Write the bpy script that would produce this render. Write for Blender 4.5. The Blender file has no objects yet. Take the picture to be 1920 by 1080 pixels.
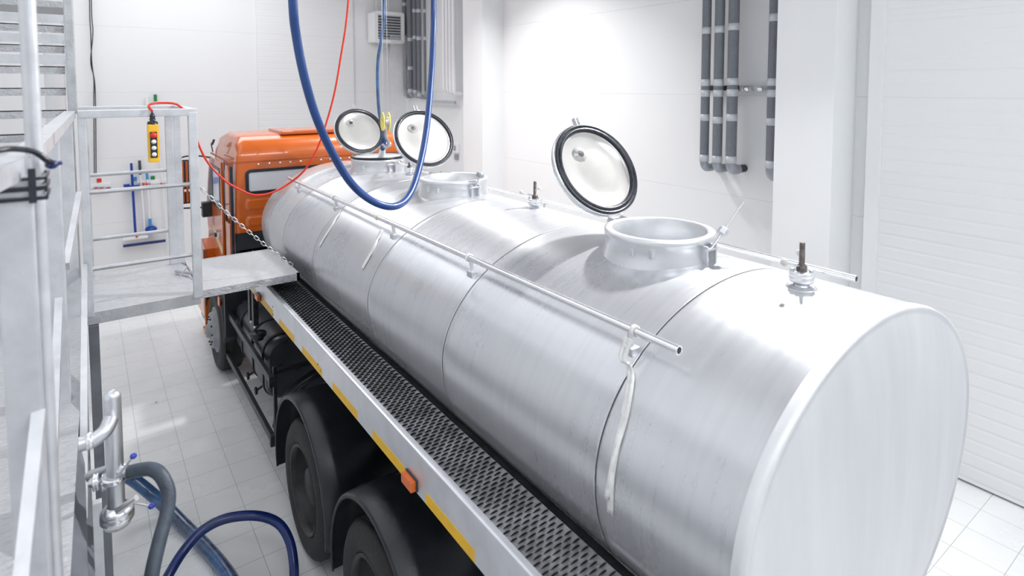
import bpy, bmesh, math, random
from mathutils import Vector, Matrix
random.seed(7)
PI=math.pi
S=bpy.context.scene
COL=S.collection
# ------------------------------------------------------------------ camera
YAW,PIT=math.radians(35.86),math.radians(3.44); F=1106.0; CY=231.0; H=3.5
FW=Vector((math.sin(YAW)*math.cos(PIT),math.cos(YAW)*math.cos(PIT),-math.sin(PIT)))
RT=Vector((math.cos(YAW),-math.sin(YAW),0)); UP=RT.cross(FW)
EYE=Vector((0,0,H))
def ray(x,y): return FW+RT*((x-960)/F)+UP*((CY-y)/F)
def P(x,y,t): return EYE+ray(x,y)*t           # point seen at a pixel at distance t
def PX(x,y,X): d=ray(x,y); return EYE+d*(X/d.x)
def PY(x,y,Y): d=ray(x,y); return EYE+d*(Y/d.y)
def PZ(x,y,z): d=ray(x,y); return EYE+d*((z-H)/d.z)
cd=bpy.data.cameras.new('camera'); cam=bpy.data.objects.new('camera',cd); COL.objects.link(cam)
cd.sensor_width=36; cd.lens=F/1920*36; cd.shift_y=-(540-CY)/1920
cd.clip_start=.05
cam.location=EYE
cam.matrix_world=Matrix(((RT.x,UP.x,-FW.x,0),(RT.y,UP.y,-FW.y,0),(RT.z,UP.z,-FW.z,H),(0,0,0,1)))
cd.dof.use_dof=True; cd.dof.focus_distance=4.0; cd.dof.aperture_fstop=1.9
S.camera=cam
S.view_settings.view_transform='Standard'; S.view_settings.look='None'; S.view_settings.gamma=1
S.view_settings.use_curve_mapping=False; S.view_settings.exposure=-1.42

# ------------------------------------------------------------------ materials
def mat(name,col,rough=.5,metal=0,noise=None,bump=None,emit=None,trans=0,coat=0,alpha=1,noise2=None,aniso=0,mscale=(1,1,1)):
    """noise=(scale,amount) varies the colour, bump=(scale,strength)"""
    m=bpy.data.materials.new(name); m.use_nodes=True; nt=m.node_tree; b=nt.nodes['Principled BSDF']
    c=(*col,1); b.inputs['Base Color'].default_value=c; b.inputs['Roughness'].default_value=rough
    b.inputs['Metallic'].default_value=metal; b.inputs['Transmission Weight'].default_value=trans
    b.inputs['Coat Weight'].default_value=coat; b.inputs['Alpha'].default_value=alpha
    if aniso: b.inputs['Anisotropic'].default_value=aniso
    tc=nt.nodes.new('ShaderNodeTexCoord'); mp=nt.nodes.new('ShaderNodeMapping'); mp.inputs['Scale'].default_value=mscale
    nt.links.new(tc.outputs['Object'],mp.inputs['Vector'])
    if noise:
        n=nt.nodes.new('ShaderNodeTexNoise'); n.inputs['Scale'].default_value=noise[0]; n.inputs['Detail'].default_value=6; n.inputs['Roughness'].default_value=.6
        nt.links.new(mp.outputs[0],n.inputs['Vector'])
        r=nt.nodes.new('ShaderNodeMix'); r.data_type='RGBA'
        k=noise[1]
        r.inputs[6].default_value=(*[max(0,v*(1-k)) for v in col],1); r.inputs[7].default_value=(*[min(1,v*(1+k)) for v in col],1)
        rm=nt.nodes.new('ShaderNodeMapRange'); rm.inputs[1].default_value=.3; rm.inputs[2].default_value=.7
        nt.links.new(n.outputs['Fac'],rm.inputs[0]); nt.links.new(rm.outputs[0],r.inputs[0]); nt.links.new(r.outputs[2],b.inputs['Base Color'])
        rr=nt.nodes.new('ShaderNodeMapRange'); rr.inputs[1].default_value=.3; rr.inputs[2].default_value=.7
        rr.inputs[3].default_value=rough*.85; rr.inputs[4].default_value=min(1,rough*1.2)
        nt.links.new(n.outputs['Fac'],rr.inputs[0]); nt.links.new(rr.outputs[0],b.inputs['Roughness'])
    if bump:
        n=nt.nodes.new('ShaderNodeTexNoise'); n.inputs['Scale'].default_value=bump[0]; n.inputs['Detail'].default_value=4
        nt.links.new(mp.outputs[0],n.inputs['Vector'])
        bp=nt.nodes.new('ShaderNodeBump'); bp.inputs['Strength'].default_value=bump[1]; bp.inputs['Distance'].default_value=.02
        nt.links.new(n.outputs['Fac'],bp.inputs['Height']); nt.links.new(bp.outputs[0],b.inputs['Normal'])
    if emit: b.inputs['Emission Color'].default_value=(*emit[0],1); b.inputs['Emission Strength'].default_value=emit[1]
    return m
M={}
M['galv']=mat('galvanised',(.50,.51,.53),.36,.75,noise=(7,.16),bump=(40,.12))
M['channel']=mat('grey_channel',(.17,.18,.205),.5,.4,noise=(6,.2),bump=(20,.1))
M['galv_white']=mat('aluminium_tube',(.62,.63,.66),.42,.6,noise=(9,.10),bump=(30,.08))
M['deck']=mat('deck_sheet',(.50,.51,.53),.5,.5,noise=(22,.14),bump=(55,.5),mscale=(1,3,1))
M['steel']=mat('stainless',(.66,.67,.70),.33,.9,noise=(14,.06))
M['steel_bright']=mat('stainless_bright',(.86,.87,.89),.2,.9,noise=(12,.06))
M['collar']=mat('collar_alu',(.70,.71,.73),.33,.75,noise=(7,.04))
M['lidin']=mat('lid_plate',(.56,.55,.535),.22,.35,noise=(5,.03),bump=(5,.012))
M['rubber']=mat('rubber',(.015,.018,.028),.3,0,noise=(30,.3))
M['tyre']=mat('tyre_rubber',(.026,.025,.026),.7,0,noise=(10,.45),bump=(40,.3))
M['rimm']=mat('wheel_rim_paint',(.035,.034,.036),.45,.2,noise=(9,.5))
M['black_gloss']=mat('black_tank_plastic',(.045,.05,.06),.3,0,noise=(9,.2))
M['frontrim']=mat('front_rim_paint',(.30,.31,.33),.45,.3,noise=(9,.2))
M['black']=mat('black_plastic',(.016,.019,.025),.36,0,noise=(12,.3),bump=(60,.06))
M['blackm']=mat('black_metal',(.028,.029,.034),.38,.3,noise=(14,.4),bump=(30,.1))
M['orange']=mat('orange_paint',(.60,.115,.004),.3,0,noise=(3,.06),coat=.7)
M['orange_dk']=mat('orange_inner',(.40,.08,.006),.5,0,noise=(5,.15))
M['glass']=mat('glass',(.75,.78,.82),.06,.0,coat=1)
M['amber']=mat('amber_plastic',(.72,.13,.004),.3,0,coat=.2,noise=(20,.15))
M['yellow_tape']=mat('yellow_tape',(.80,.46,.012),.45,0,noise=(12,.08))
M['yellow_faded']=mat('faded_tape',(.68,.57,.30),.5,0,noise=(12,.1))
M['yellow']=mat('yellow_plastic',(.82,.47,.02),.35,0,noise=(10,.05),coat=.3)
M['yellow_pale']=mat('pale_yellow_steel',(.78,.66,.14),.4,0,noise=(15,.2))
M['kerb']=mat('kerb_alu',(.70,.71,.75),.34,.75,noise=(5,.10),bump=(7,.08))
M['plank']=mat('tread_steel',(.36,.36,.38),.5,.55,noise=(9,.35),bump=(60,.2))
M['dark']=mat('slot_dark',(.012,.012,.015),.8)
M['blue']=mat('blue_hose',(.003,.042,.19),.4,0,noise=(16,.15),coat=.3)
M['blue_dk']=mat('navy_hose',(.003,.018,.13),.35,0,noise=(10,.4),coat=.3)
M['blue_grey']=mat('weathered_blue_hose',(.03,.09,.22),.3,0,noise=(9,.7),coat=.6,bump=(25,.3))
M['blue_knob']=mat('blue_knob',(.005,.02,.38),.15,0,coat=1)
M['slate']=mat('slate_hose',(.042,.056,.078),.5,0,noise=(18,.2),bump=(70,.15))
M['blue_tool']=mat('blue_plastic',(.005,.04,.33),.35,0)
M['cyan_tool']=mat('light_blue_plastic',(.04,.30,.65),.35,0)
M['red']=mat('red_cable',(.68,.03,.01),.35,0,noise=(20,.1))
M['red_clip']=mat('red_plastic',(.7,.03,.02),.4,0)
M['green']=mat('green_plastic',(.01,.22,.06),.4,0)
M['white']=mat('white_plastic',(.86,.87,.88),.4,0)
M['ivory']=mat('ivory_knob',(.62,.60,.57),.45,0,noise=(30,.1))
M['port']=mat('port_shade',(.07,.07,.072),.4,.5,noise=(30,.2))  # dark tone painted for the shade inside the port hole
M['whitepipe']=mat('white_pipe',(.84,.85,.87),.4,0)
M['strip']=mat('white_cloth',(.80,.80,.79),.8,0,noise=(20,.1),bump=(40,.3))
M['lag']=mat('pipe_foam',(.17,.18,.205),.85,0,noise=(12,.12),bump=(60,.3))
M['band']=mat('pipe_band',(.52,.54,.58),.4,.1,noise=(20,.08))
M['elbow']=mat('grey_elbow',(.33,.35,.39),.45,.2,noise=(12,.15))
M['rust']=mat('rusty_steel',(.13,.115,.11),.5,.6,noise=(40,.5),bump=(80,.3))
M['film']=mat('clear_film',(.9,.92,.94),.12,0,alpha=.28,bump=(18,1.0))
M['coverglass']=mat('hatch_cover',(.78,.80,.81),.15,.1,noise=(10,.08))
M['water']=mat('hatch_water',(.70,.72,.74),.08,.6,bump=(12,.1))
M['greygrate']=mat('grille_grey',(.30,.31,.34),.5,0)

def tank_mat():
    m=bpy.data.materials.new('tank_steel'); m.use_nodes=True; nt=m.node_tree; b=nt.nodes['Principled BSDF']; L=nt.links
    tc=nt.nodes.new('ShaderNodeTexCoord')
    def nz(scale,ms,det=6,rot=(0,0,0)):
        mp=nt.nodes.new('ShaderNodeMapping'); mp.inputs['Scale'].default_value=ms; mp.inputs['Rotation'].default_value=rot; L.new(tc.outputs['Object'],mp.inputs[0])
        n=nt.nodes.new('ShaderNodeTexNoise'); n.inputs['Scale'].default_value=scale; n.inputs['Detail'].default_value=det; n.inputs['Roughness'].default_value=.6; L.new(mp.outputs[0],n.inputs[0]); return n
    n1=nz(1.3,(1,1,1)); n2=nz(6,(.25,5,.25)); n3=nz(60,(.1,1,.1),2)
    def ramp(src,a,b_,c,d):
        r=nt.nodes.new('ShaderNodeMapRange'); r.inputs[1].default_value=a;r.inputs[2].default_value=b_;r.inputs[3].default_value=c;r.inputs[4].default_value=d; L.new(src,r.inputs[0]); return r.outputs[0]
    mx=nt.nodes.new('ShaderNodeMix'); mx.data_type='RGBA'; mx.inputs[6].default_value=(.55,.56,.59,1); mx.inputs[7].default_value=(.64,.65,.675,1)
    ad=nt.nodes.new('ShaderNodeMath'); ad.operation='ADD'; L.new(ramp(n1.outputs['Fac'],.3,.7,0,.55),ad.inputs[0]); L.new(ramp(n2.outputs['Fac'],.35,.6,-.05,.3),ad.inputs[1])
    L.new(ad.outputs[0],mx.inputs[0]); L.new(mx.outputs[2],b.inputs['Base Color'])
    b.inputs['Metallic'].default_value=.62
    a2=nt.nodes.new('ShaderNodeMath'); a2.operation='ADD'; L.new(ramp(n1.outputs['Fac'],.3,.7,.24,.33),a2.inputs[0]); L.new(ramp(n2.outputs['Fac'],.3,.7,-.015,.03),a2.inputs[1]); L.new(a2.outputs[0],b.inputs['Roughness'])
    bp=nt.nodes.new('ShaderNodeBump'); bp.inputs['Strength'].default_value=.10; bp.inputs['Distance'].default_value=.02; L.new(n1.outputs['Fac'],bp.inputs['Height'])
    bp2=nt.nodes.new('ShaderNodeBump'); bp2.inputs['Strength'].default_value=.004; bp2.inputs['Distance'].default_value=.004; L.new(n2.outputs['Fac'],bp2.inputs['Height']); L.new(bp.outputs[0],bp2.inputs['Normal'])
    L.new(bp2.outputs[0],b.inputs['Normal'])
    return m
M['tank']=tank_mat()
M['tank_end']=mat('tank_end_steel',(.72,.73,.75),.5,.45,noise=(2.5,.06),bump=(4,.03),mscale=(3,3,.4))

def floor_mat():
    m=bpy.data.materials.new('floor_tiles'); m.use_nodes=True; nt=m.node_tree; b=nt.nodes['Principled BSDF']; L=nt.links
    tc=nt.nodes.new('ShaderNodeTexCoord'); mp=nt.nodes.new('ShaderNodeMapping'); mp.inputs['Location'].default_value=(.03,.12,0); L.new(tc.outputs['Object'],mp.inputs[0])
    br=nt.nodes.new('ShaderNodeTexBrick'); br.offset=0; br.inputs['Scale'].default_value=1
    br.inputs['Brick Width'].default_value=.33; br.inputs['Row Height'].default_value=.33; br.inputs['Mortar Size'].default_value=.0022
    br.inputs['Mortar Smooth'].default_value=.1; br.inputs['Bias'].default_value=0
    br.inputs['Color1'].default_value=(.80,.81,.82,1); br.inputs['Color2'].default_value=(.83,.84,.85,1); br.inputs['Mortar'].default_value=(.42,.42,.42,1)
    L.new(mp.outputs[0],br.inputs[0])
    n=nt.nodes.new('ShaderNodeTexNoise'); n.inputs['Scale'].default_value=1.7; n.inputs['Detail'].default_value=8; L.new(tc.outputs['Object'],n.inputs[0])
    mr=nt.nodes.new('ShaderNodeMapRange'); mr.inputs[1].default_value=.35; mr.inputs[2].default_value=.7; mr.inputs[3].default_value=1; mr.inputs[4].default_value=.9; L.new(n.outputs['Fac'],mr.inputs[0])
    mu=nt.nodes.new('ShaderNodeMix'); mu.data_type='RGBA'; mu.blend_type='MULTIPLY'; mu.inputs[0].default_value=1; L.new(br.outputs['Color'],mu.inputs[6]); L.new(mr.outputs[0],mu.inputs[7])
    L.new(mu.outputs[2],b.inputs['Base Color'])
    r2=nt.nodes.new('ShaderNodeMapRange'); r2.inputs[1].default_value=.35; r2.inputs[2].default_value=.6; r2.inputs[3].default_value=.12; r2.inputs[4].default_value=.4; L.new(n.outputs['Fac'],r2.inputs[0]); L.new(r2.outputs[0],b.inputs['Roughness'])
    return m
def panel_mat(name,axis_scale,lines):
    """white wall panels: horizontal joints every 1.2 m, faint micro ribs if lines"""
    m=bpy.data.materials.new(name); m.use_nodes=True; nt=m.node_tree; b=nt.nodes['Principled BSDF']; L=nt.links
    tc=nt.nodes.new('ShaderNodeTexCoord'); sx=nt.nodes.new('ShaderNodeSeparateXYZ'); L.new(tc.outputs['Object'],sx.inputs[0])
    def joint(period,off,w):
        a=nt.nodes.new('ShaderNodeMath'); a.operation='ADD'; a.inputs[1].default_value=off; L.new(sx.outputs['Z'],a.inputs[0])
        p=nt.nodes.new('ShaderNodeMath'); p.operation='PINGPONG'; p.inputs[1].default_value=period/2; L.new(a.outputs[0],p.inputs[0])
        c=nt.nodes.new('ShaderNodeMapRange'); c.inputs[1].default_value=0; c.inputs[2].default_value=w; c.inputs[3].default_value=0; c.inputs[4].default_value=1; L.new(p.outputs[0],c.inputs[0]); return c.outputs[0]
    j=joint(1.2,-3.41+3.6,.006)
    mx=nt.nodes.new('ShaderNodeMix'); mx.data_type='RGBA'; mx.inputs[6].default_value=(.76,.77,.79,1); mx.inputs[7].default_value=(.85,.86,.87,1); L.new(j,mx.inputs[0])
    n=nt.nodes.new('ShaderNodeTexNoise'); n.inputs['Scale'].default_value=.8; n.inputs['Detail'].default_value=6; L.new(tc.outputs['Object'],n.inputs[0])
    mr=nt.nodes.new('ShaderNodeMapRange'); mr.inputs[1].default_value=.3; mr.inputs[2].default_value=.7; mr.inputs[3].default_value=.98; mr.inputs[4].default_value=1; L.new(n.outputs['Fac'],mr.inputs[0])
    mu=nt.nodes.new('ShaderNodeMix'); mu.data_type='RGBA'; mu.blend_type='MULTIPLY'; mu.inputs[0].default_value=1; L.new(mx.outputs[2],mu.inputs[6]); L.new(mr.outputs[0],mu.inputs[7]); L.new(mu.outputs[2],b.inputs['Base Color'])
    b.inputs['Roughness'].default_value=.38
    bp=nt.nodes.new('ShaderNodeBump'); bp.inputs['Strength'].default_value=.5; bp.inputs['Distance'].default_value=.006
    L.new(joint(lines or 1.2,.19,.02 if lines else .006),bp.inputs['Height']); L.new(bp.outputs[0],b.inputs['Normal'])
    return m
M['floor']=floor_mat(); M['wall']=panel_mat('wall_panels',1,None); M['doorp']=panel_mat('sectional_door_panels',1,.12)
M['ceil']=mat('ceiling_sheet',(.5,.51,.52),.6,0,noise=(1,.05))  # grey chosen so the unseen ceiling dims reflections on the tank
M['plain']=mat('white_paint',(.84,.85,.86),.5,0,noise=(1,.02))

# ------------------------------------------------------------------ mesh helpers
class MB:
    def __init__(s): s.v=[];s.f=[];s.m=[];s.sm=[]
    def add(s,vs,fs,mi=0,smooth=False):
        o=len(s.v); s.v+=[tuple(v) for v in vs]
        for f in fs: s.f.append([i+o for i in f]); s.m.append(mi); s.sm.append(smooth)
        return s
    def box(s,a,b,mi=0,mx=None):
        a,b=[min(p,q) for p,q in zip(a,b)],[max(p,q) for p,q in zip(a,b)]
        vs=[Vector((x,y,z)) for x in(a[0],b[0]) for y in(a[1],b[1]) for z in(a[2],b[2])]
        if mx: vs=[mx@v for v in vs]
        return s.add(vs,[(0,1,3,2),(4,6,7,5),(0,4,5,1),(2,3,7,6),(0,2,6,4),(1,5,7,3)],mi)
    def rbox(s,a,b,r=.01,mi=0,mx=None):
        """box with chamfered edges"""
        a,b=[min(p,q) for p,q in zip(a,b)],[max(p,q) for p,q in zip(a,b)]
        bm=bmesh.new(); bmesh.ops.create_cube(bm,size=1)
        for v in bm.verts: v.co=Vector([ (a[i]+b[i])/2+v.co[i]*(b[i]-a[i]) for i in range(3)])
        r=min(r,.45*min(b[i]-a[i] for i in range(3)))
        bmesh.ops.bevel(bm,geom=bm.edges[:],offset=r,segments=2,profile=.7,affect='EDGES')
        vs=[mx@v.co if mx else v.co.copy() for v in bm.verts]; bm.verts.index_update()
        s.add(vs,[[v.index for v in f.verts] for f in bm.faces],mi); bm.free(); return s
    def bar(s,p,q,w,h=None,mi=0,up=Vector((0,0,1))):
        """rectangular bar from p to q"""
        p,q=Vector(p),Vector(q); h=h or w; d=(q-p).normalized()
        if abs(d.dot(up))>.98: up=Vector((0,1,0))
        x=d.cross(up).normalized(); y=x.cross(d).normalized()
        vs=[e+x*(i*w/2)+y*(j*h/2) for e in(p,q) for i,j in((-1,-1),(1,-1),(1,1),(-1,1))]
        return s.add(vs,[(3,2,1,0),(4,5,6,7),(0,1,5,4),(1,2,6,5),(2,3,7,6),(3,0,4,7)],mi)
    def tube(s,pts,r,n=12,mi=0,cap=True,hollow=0,smooth=True):
        pts=[Vector(p) for p in pts]; rs=r if isinstance(r,(list,tuple)) else [r]*len(pts)
        N=len(pts); T=[(pts[min(i+1,N-1)]-pts[max(i-1,0)]).normalized() for i in range(N)]
        u=Vector((0,0,1)) if abs(T[0].z)<.9 else Vector((1,0,0))
        x=T[0].cross(u).normalized(); vs=[]
        for i in range(N):
            x=(x-T[i]*x.dot(T[i])).normalized(); y=T[i].cross(x)
            for k in range(n):
                a=2*PI*k/n; vs.append(pts[i]+(x*math.cos(a)+y*math.sin(a))*rs[i])
        fs=[(i*n+k,i*n+(k+1)%n,(i+1)*n+(k+1)%n,(i+1)*n+k) for i in range(N-1) for k in range(n)]
        s.add(vs,fs,mi,smooth)
        if cap:
            if hollow:
                for e,i in((0,0),(N-1,1)):
                    c=pts[e]; outer=vs[e*n:(e+1)*n]; inner=[c+(v-c)*hollow for v in outer]; deep=[v+T[e]*(rs[e]*3*(1 if i==0 else -1)) for v in inner]
                    s.add(outer+inner+deep,[(k,(k+1)%n,n+(k+1)%n,n+k) for k in range(n)]+[(n+k,n+(k+1)%n,2*n+(k+1)%n,2*n+k) for k in range(n)]+[[2*n+k for k in range(n)]],mi)
            else:
                s.add(vs[:n],[list(range(n))[::-1]],mi); s.add(vs[-n:],[list(range(n))],mi)
        return s
    def lathe(s,prof,origin=(0,0,0),axis=(0,0,1),n=32,mi=0,smooth=True,close=False):
        """prof: (radius, height) pairs along the axis"""
        ax=Vector(axis).normalized(); u=Vector((1,0,0)) if abs(ax.x)<.9 else Vector((0,1,0))
        x=(u-ax*u.dot(ax)).normalized(); y=ax.cross(x); o=Vector(origin); vs=[]
        for r,h in prof:
            for k in range(n):
                a=2*PI*k/n; vs.append(o+ax*h+(x*math.cos(a)+y*math.sin(a))*max(r,1e-5))
        m=len(prof); R=range(m) if close else range(m-1)
        s.add(vs,[(i*n+k,i*n+(k+1)%n,((i+1)%m)*n+(k+1)%n,((i+1)%m)*n+k) for i in R for k in range(n)],mi,smooth); return s
    def prism(s,poly,a,b,axis='x',mi=0,smooth=False):
        """polygon in the other two axes pushed from a to b"""
        def pt(p,t): return {'x':(t,p[0],p[1]),'y':(p[0],t,p[1]),'z':(p[0],p[1],t)}[axis]
        n=len(poly); vs=[pt(p,a) for p in poly]+[pt(p,b) for p in poly]
        s.add(vs,[(i,(i+1)%n,n+(i+1)%n,n+i) for i in range(n)],mi,smooth); s.add(vs,[list(range(n))[::-1],list(range(n,2*n))],mi); return s
    def ball(s,c,r,mi=0,n=12,sc=(1,1,1)):
        c=Vector(c); vs=[];m=n//2
        for i in range(m+1):
            t=PI*i/m
            for k in range(n):
                a=2*PI*k/n; vs.append(c+Vector((r*max(math.sin(t),1e-4)*math.cos(a)*sc[0],r*max(math.sin(t),1e-4)*math.sin(a)*sc[1],r*math.cos(t)*sc[2])))
        s.add(vs,[(i*n+k,(i+1)*n+k,(i+1)*n+(k+1)%n,i*n+(k+1)%n) for i in range(m) for k in range(n)],mi,True); return s
    def build(s,name,mats,parent=None,bevel=0,label=None,sub=0):
        me=bpy.data.meshes.new(name); me.from_pydata(s.v,[],s.f)
        if not isinstance(mats,(list,tuple)): mats=[mats]
        for m in mats: me.materials.append(M[m] if isinstance(m,str) else m)
        for p,i,sm in zip(me.polygons,s.m,s.sm): p.material_index=i; p.use_smooth=sm
        bm=bmesh.new(); bm.from_mesh(me); bmesh.ops.recalc_face_normals(bm,faces=bm.faces[:]); bm.to_mesh(me); bm.free()
        o=bpy.data.objects.new(name,me); COL.objects.link(o)
        if parent:
            o.parent=parent
            w=parent.location.copy()
            q_p=parent.parent
            while q_p: w+=q_p.location; q_p=q_p.parent
            o.location=-w
            # geometry is written in world coordinates; shift into the parent's frame
            me.transform(Matrix.Translation(-w)); o.location=(0,0,0)
        if bevel:
            b=o.modifiers.new('bevel','BEVEL'); b.width=bevel; b.segments=2; b.limit_method='ANGLE'; b.angle_limit=.6; b.harden_normals=False
        if label: o['label']=label
        return o
def tag(o,label,cat,group=None,kind=None):
    o['label']=label; o['category']=cat
    if group: o['group']=group
    if kind: o['kind']=kind
    return o
def thing(name,loc,label,cat,group=None):
    o=bpy.data.objects.new(name,None); o.location=loc; COL.objects.link(o); o.empty_display_size=.1
    return tag(o,label,cat,group)
def struct(name,mb,m,parent=None,bevel=0,label=None):
    o=mb.build(name,m,parent,bevel)
    if parent is None:
        o['kind']='structure'; o['category']=name.split('_')[0]
        if label: o['label']=label
    return o
def spline(pts,n=10):
    pts=[Vector(p) for p in pts]; out=[]
    for i in range(len(pts)-1):
        p0=pts[max(i-1,0)];p1=pts[i];p2=pts[i+1];p3=pts[min(i+2,len(pts)-1)]
        for k in range(n):
            t=k/n; out.append(.5*((2*p1)+(p2-p0)*t+(2*p0-5*p1+4*p2-p3)*t*t+(3*p1-p0-3*p2+p3)*t**3))
    out.append(pts[-1]); return out

# ------------------------------------------------------------------ room
XR,YB,XL,YF,ZC=6.25,13.0,-3.6,-5.0,6.6
struct('floor',MB().box((XL,YF,-.1),(XR,YB,0)),'floor',label='pale grey tiled floor under the tank truck')
struct('ceiling',MB().box((XL,YF,ZC),(XR,YB,ZC+.1)),'ceil',label='grey ceiling of the loading bay, toned to dim tank reflections')
struct('wall_back',MB().box((XL-.1,YB,-.1),(XR+.1,YB+.1,ZC+.1)),'wall',label='white panelled wall ahead of the orange cab')
struct('wall_right',MB().box((XR,YF,-.1),(XR+.1,YB,ZC+.1)),'wall',label='white panelled wall to the right of the tank')
struct('wall_left',MB().box((XL-.1,YF,-.1),(XL,YB,ZC+.1)),'wall',label='white wall behind the metal stairs')
struct('wall_front',MB().box((XL-.1,YF-.1,-.1),(XR+.1,YF,ZC+.1)),'wall',label='white wall behind the photographer')
struct('trim_1',MB().box((5.8,2.77,0),(XR,3.36,ZC)),'plain',label='white column on the right wall beside the single grey pipe')
struct('trim_2',MB().box((5.8,8.93,0),(XR,9.6,ZC)),'plain',label='white column on the right wall past the white pipes')
d=MB()
for i in range(11): d.rbox((XR-.045,-3.2,.02+i*.52),(XR-.003,2.50,.02+(i+1)*.52),.002)
struct('door_1',d,'doorp',label='ribbed white sectional door in the right wall')
struct('trim_3',MB().box((XR-.09,2.50,0),(XR-.002,2.62,ZC)),'plain',label='white frame strip beside the ribbed right door')
d=MB()
for i in range(11): d.rbox((2.9,YB-.04,.02+i*.52),(4.95,YB-.003,.02+(i+1)*.52),.002)
struct('door_2',d,'doorp',label='ribbed white sectional door in the back wall ahead of the truck')

# ------------------------------------------------------------------ truck
XC=2.455; TA,TBU,TBL,TCZ=.93,.635,.76,2.0; TY0,TY1=.955,6.93
T=thing('tank_truck',(XC,4.4,0),'orange cabbed tank truck with a long brushed steel milk tank on its back','truck')
def ell(k,n,s=1.0):
    a=2*PI*k/n; c,sn=math.cos(a),math.sin(a); b=TBU if sn>0 else TBL
    return XC+TA*s*c, TCZ+b*s*sn
def surf_z(x): return TCZ+TBU*math.sqrt(max(0,1-((x-XC)/TA)**2))
tank=MB(); N=160
seams=[1.57,2.76,3.81,5.02,5.95,6.52]
ys=[(TY0+.02,1.0)]
for sy in seams: ys+=[(sy-.060,1.0),(sy-.058,1.0008),(sy-.012,1.0008),(sy-.005,1.0008),(sy-.0045,.992),(sy+.0005,.992),(sy+.001,1.0),(sy+.010,1.0)]
ys+=[(TY1-.12,1.0),(TY1-.05,.985),(TY1-.01,.94),(TY1,.88)]
vs=[]
for y,sc in ys:
    for k in range(N): x,z=ell(k,N,sc); vs.append((x,y,z))
for i in range(len(ys)-1):
    gro=abs(ys[i][1]-.992)<1e-6 and abs(ys[i+1][1]-.992)<1e-6
    pass
fs=[];ms=[]
for i in range(len(ys)-1):
    gro=(ys[i][1]==.992 or ys[i+1][1]==.992)
    for k in range(N): fs.append((i*N+k,i*N+(k+1)%N,(i+1)*N+(k+1)%N,(i+1)*N+k)); ms.append(1 if gro else 0)
o0=len(tank.v); tank.v+=vs
for f,m_ in zip(fs,ms): tank.f.append(list(f)); tank.m.append(m_); tank.sm.append(True)
tank.f.append([(len(ys)-1)*N+k for k in range(N)]); tank.m.append(0); tank.sm.append(False)
tank_o=tank.build('tank',['tank','dark'],T,label='long brushed steel barrel with dark weld seams')
e=MB(); rings=[(TY0+.03,1.006),(TY0+.005,1.008),(TY0-.012,1.0),(TY0-.018,.985),(TY0-.012,.972),(TY0-.016,.95),(TY0-.035,.8),(TY0-.05,.5),(TY0-.055,.2)]
vs=[(ell(k,N,sc)[0],y,ell(k,N,sc)[1]) for y,sc in rings for k in range(N)]
e.add(vs,[(i*N+k,i*N+(k+1)%N,(i+1)*N+(k+1)%N,(i+1)*N+k) for i in range(len(rings)-1) for k in range(N)],0,True)
e.add(vs[-N:],[list(range(N))])
e.build('tank_end_plate','tank_end',tank_o,label='slightly domed grey end plate')

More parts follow.
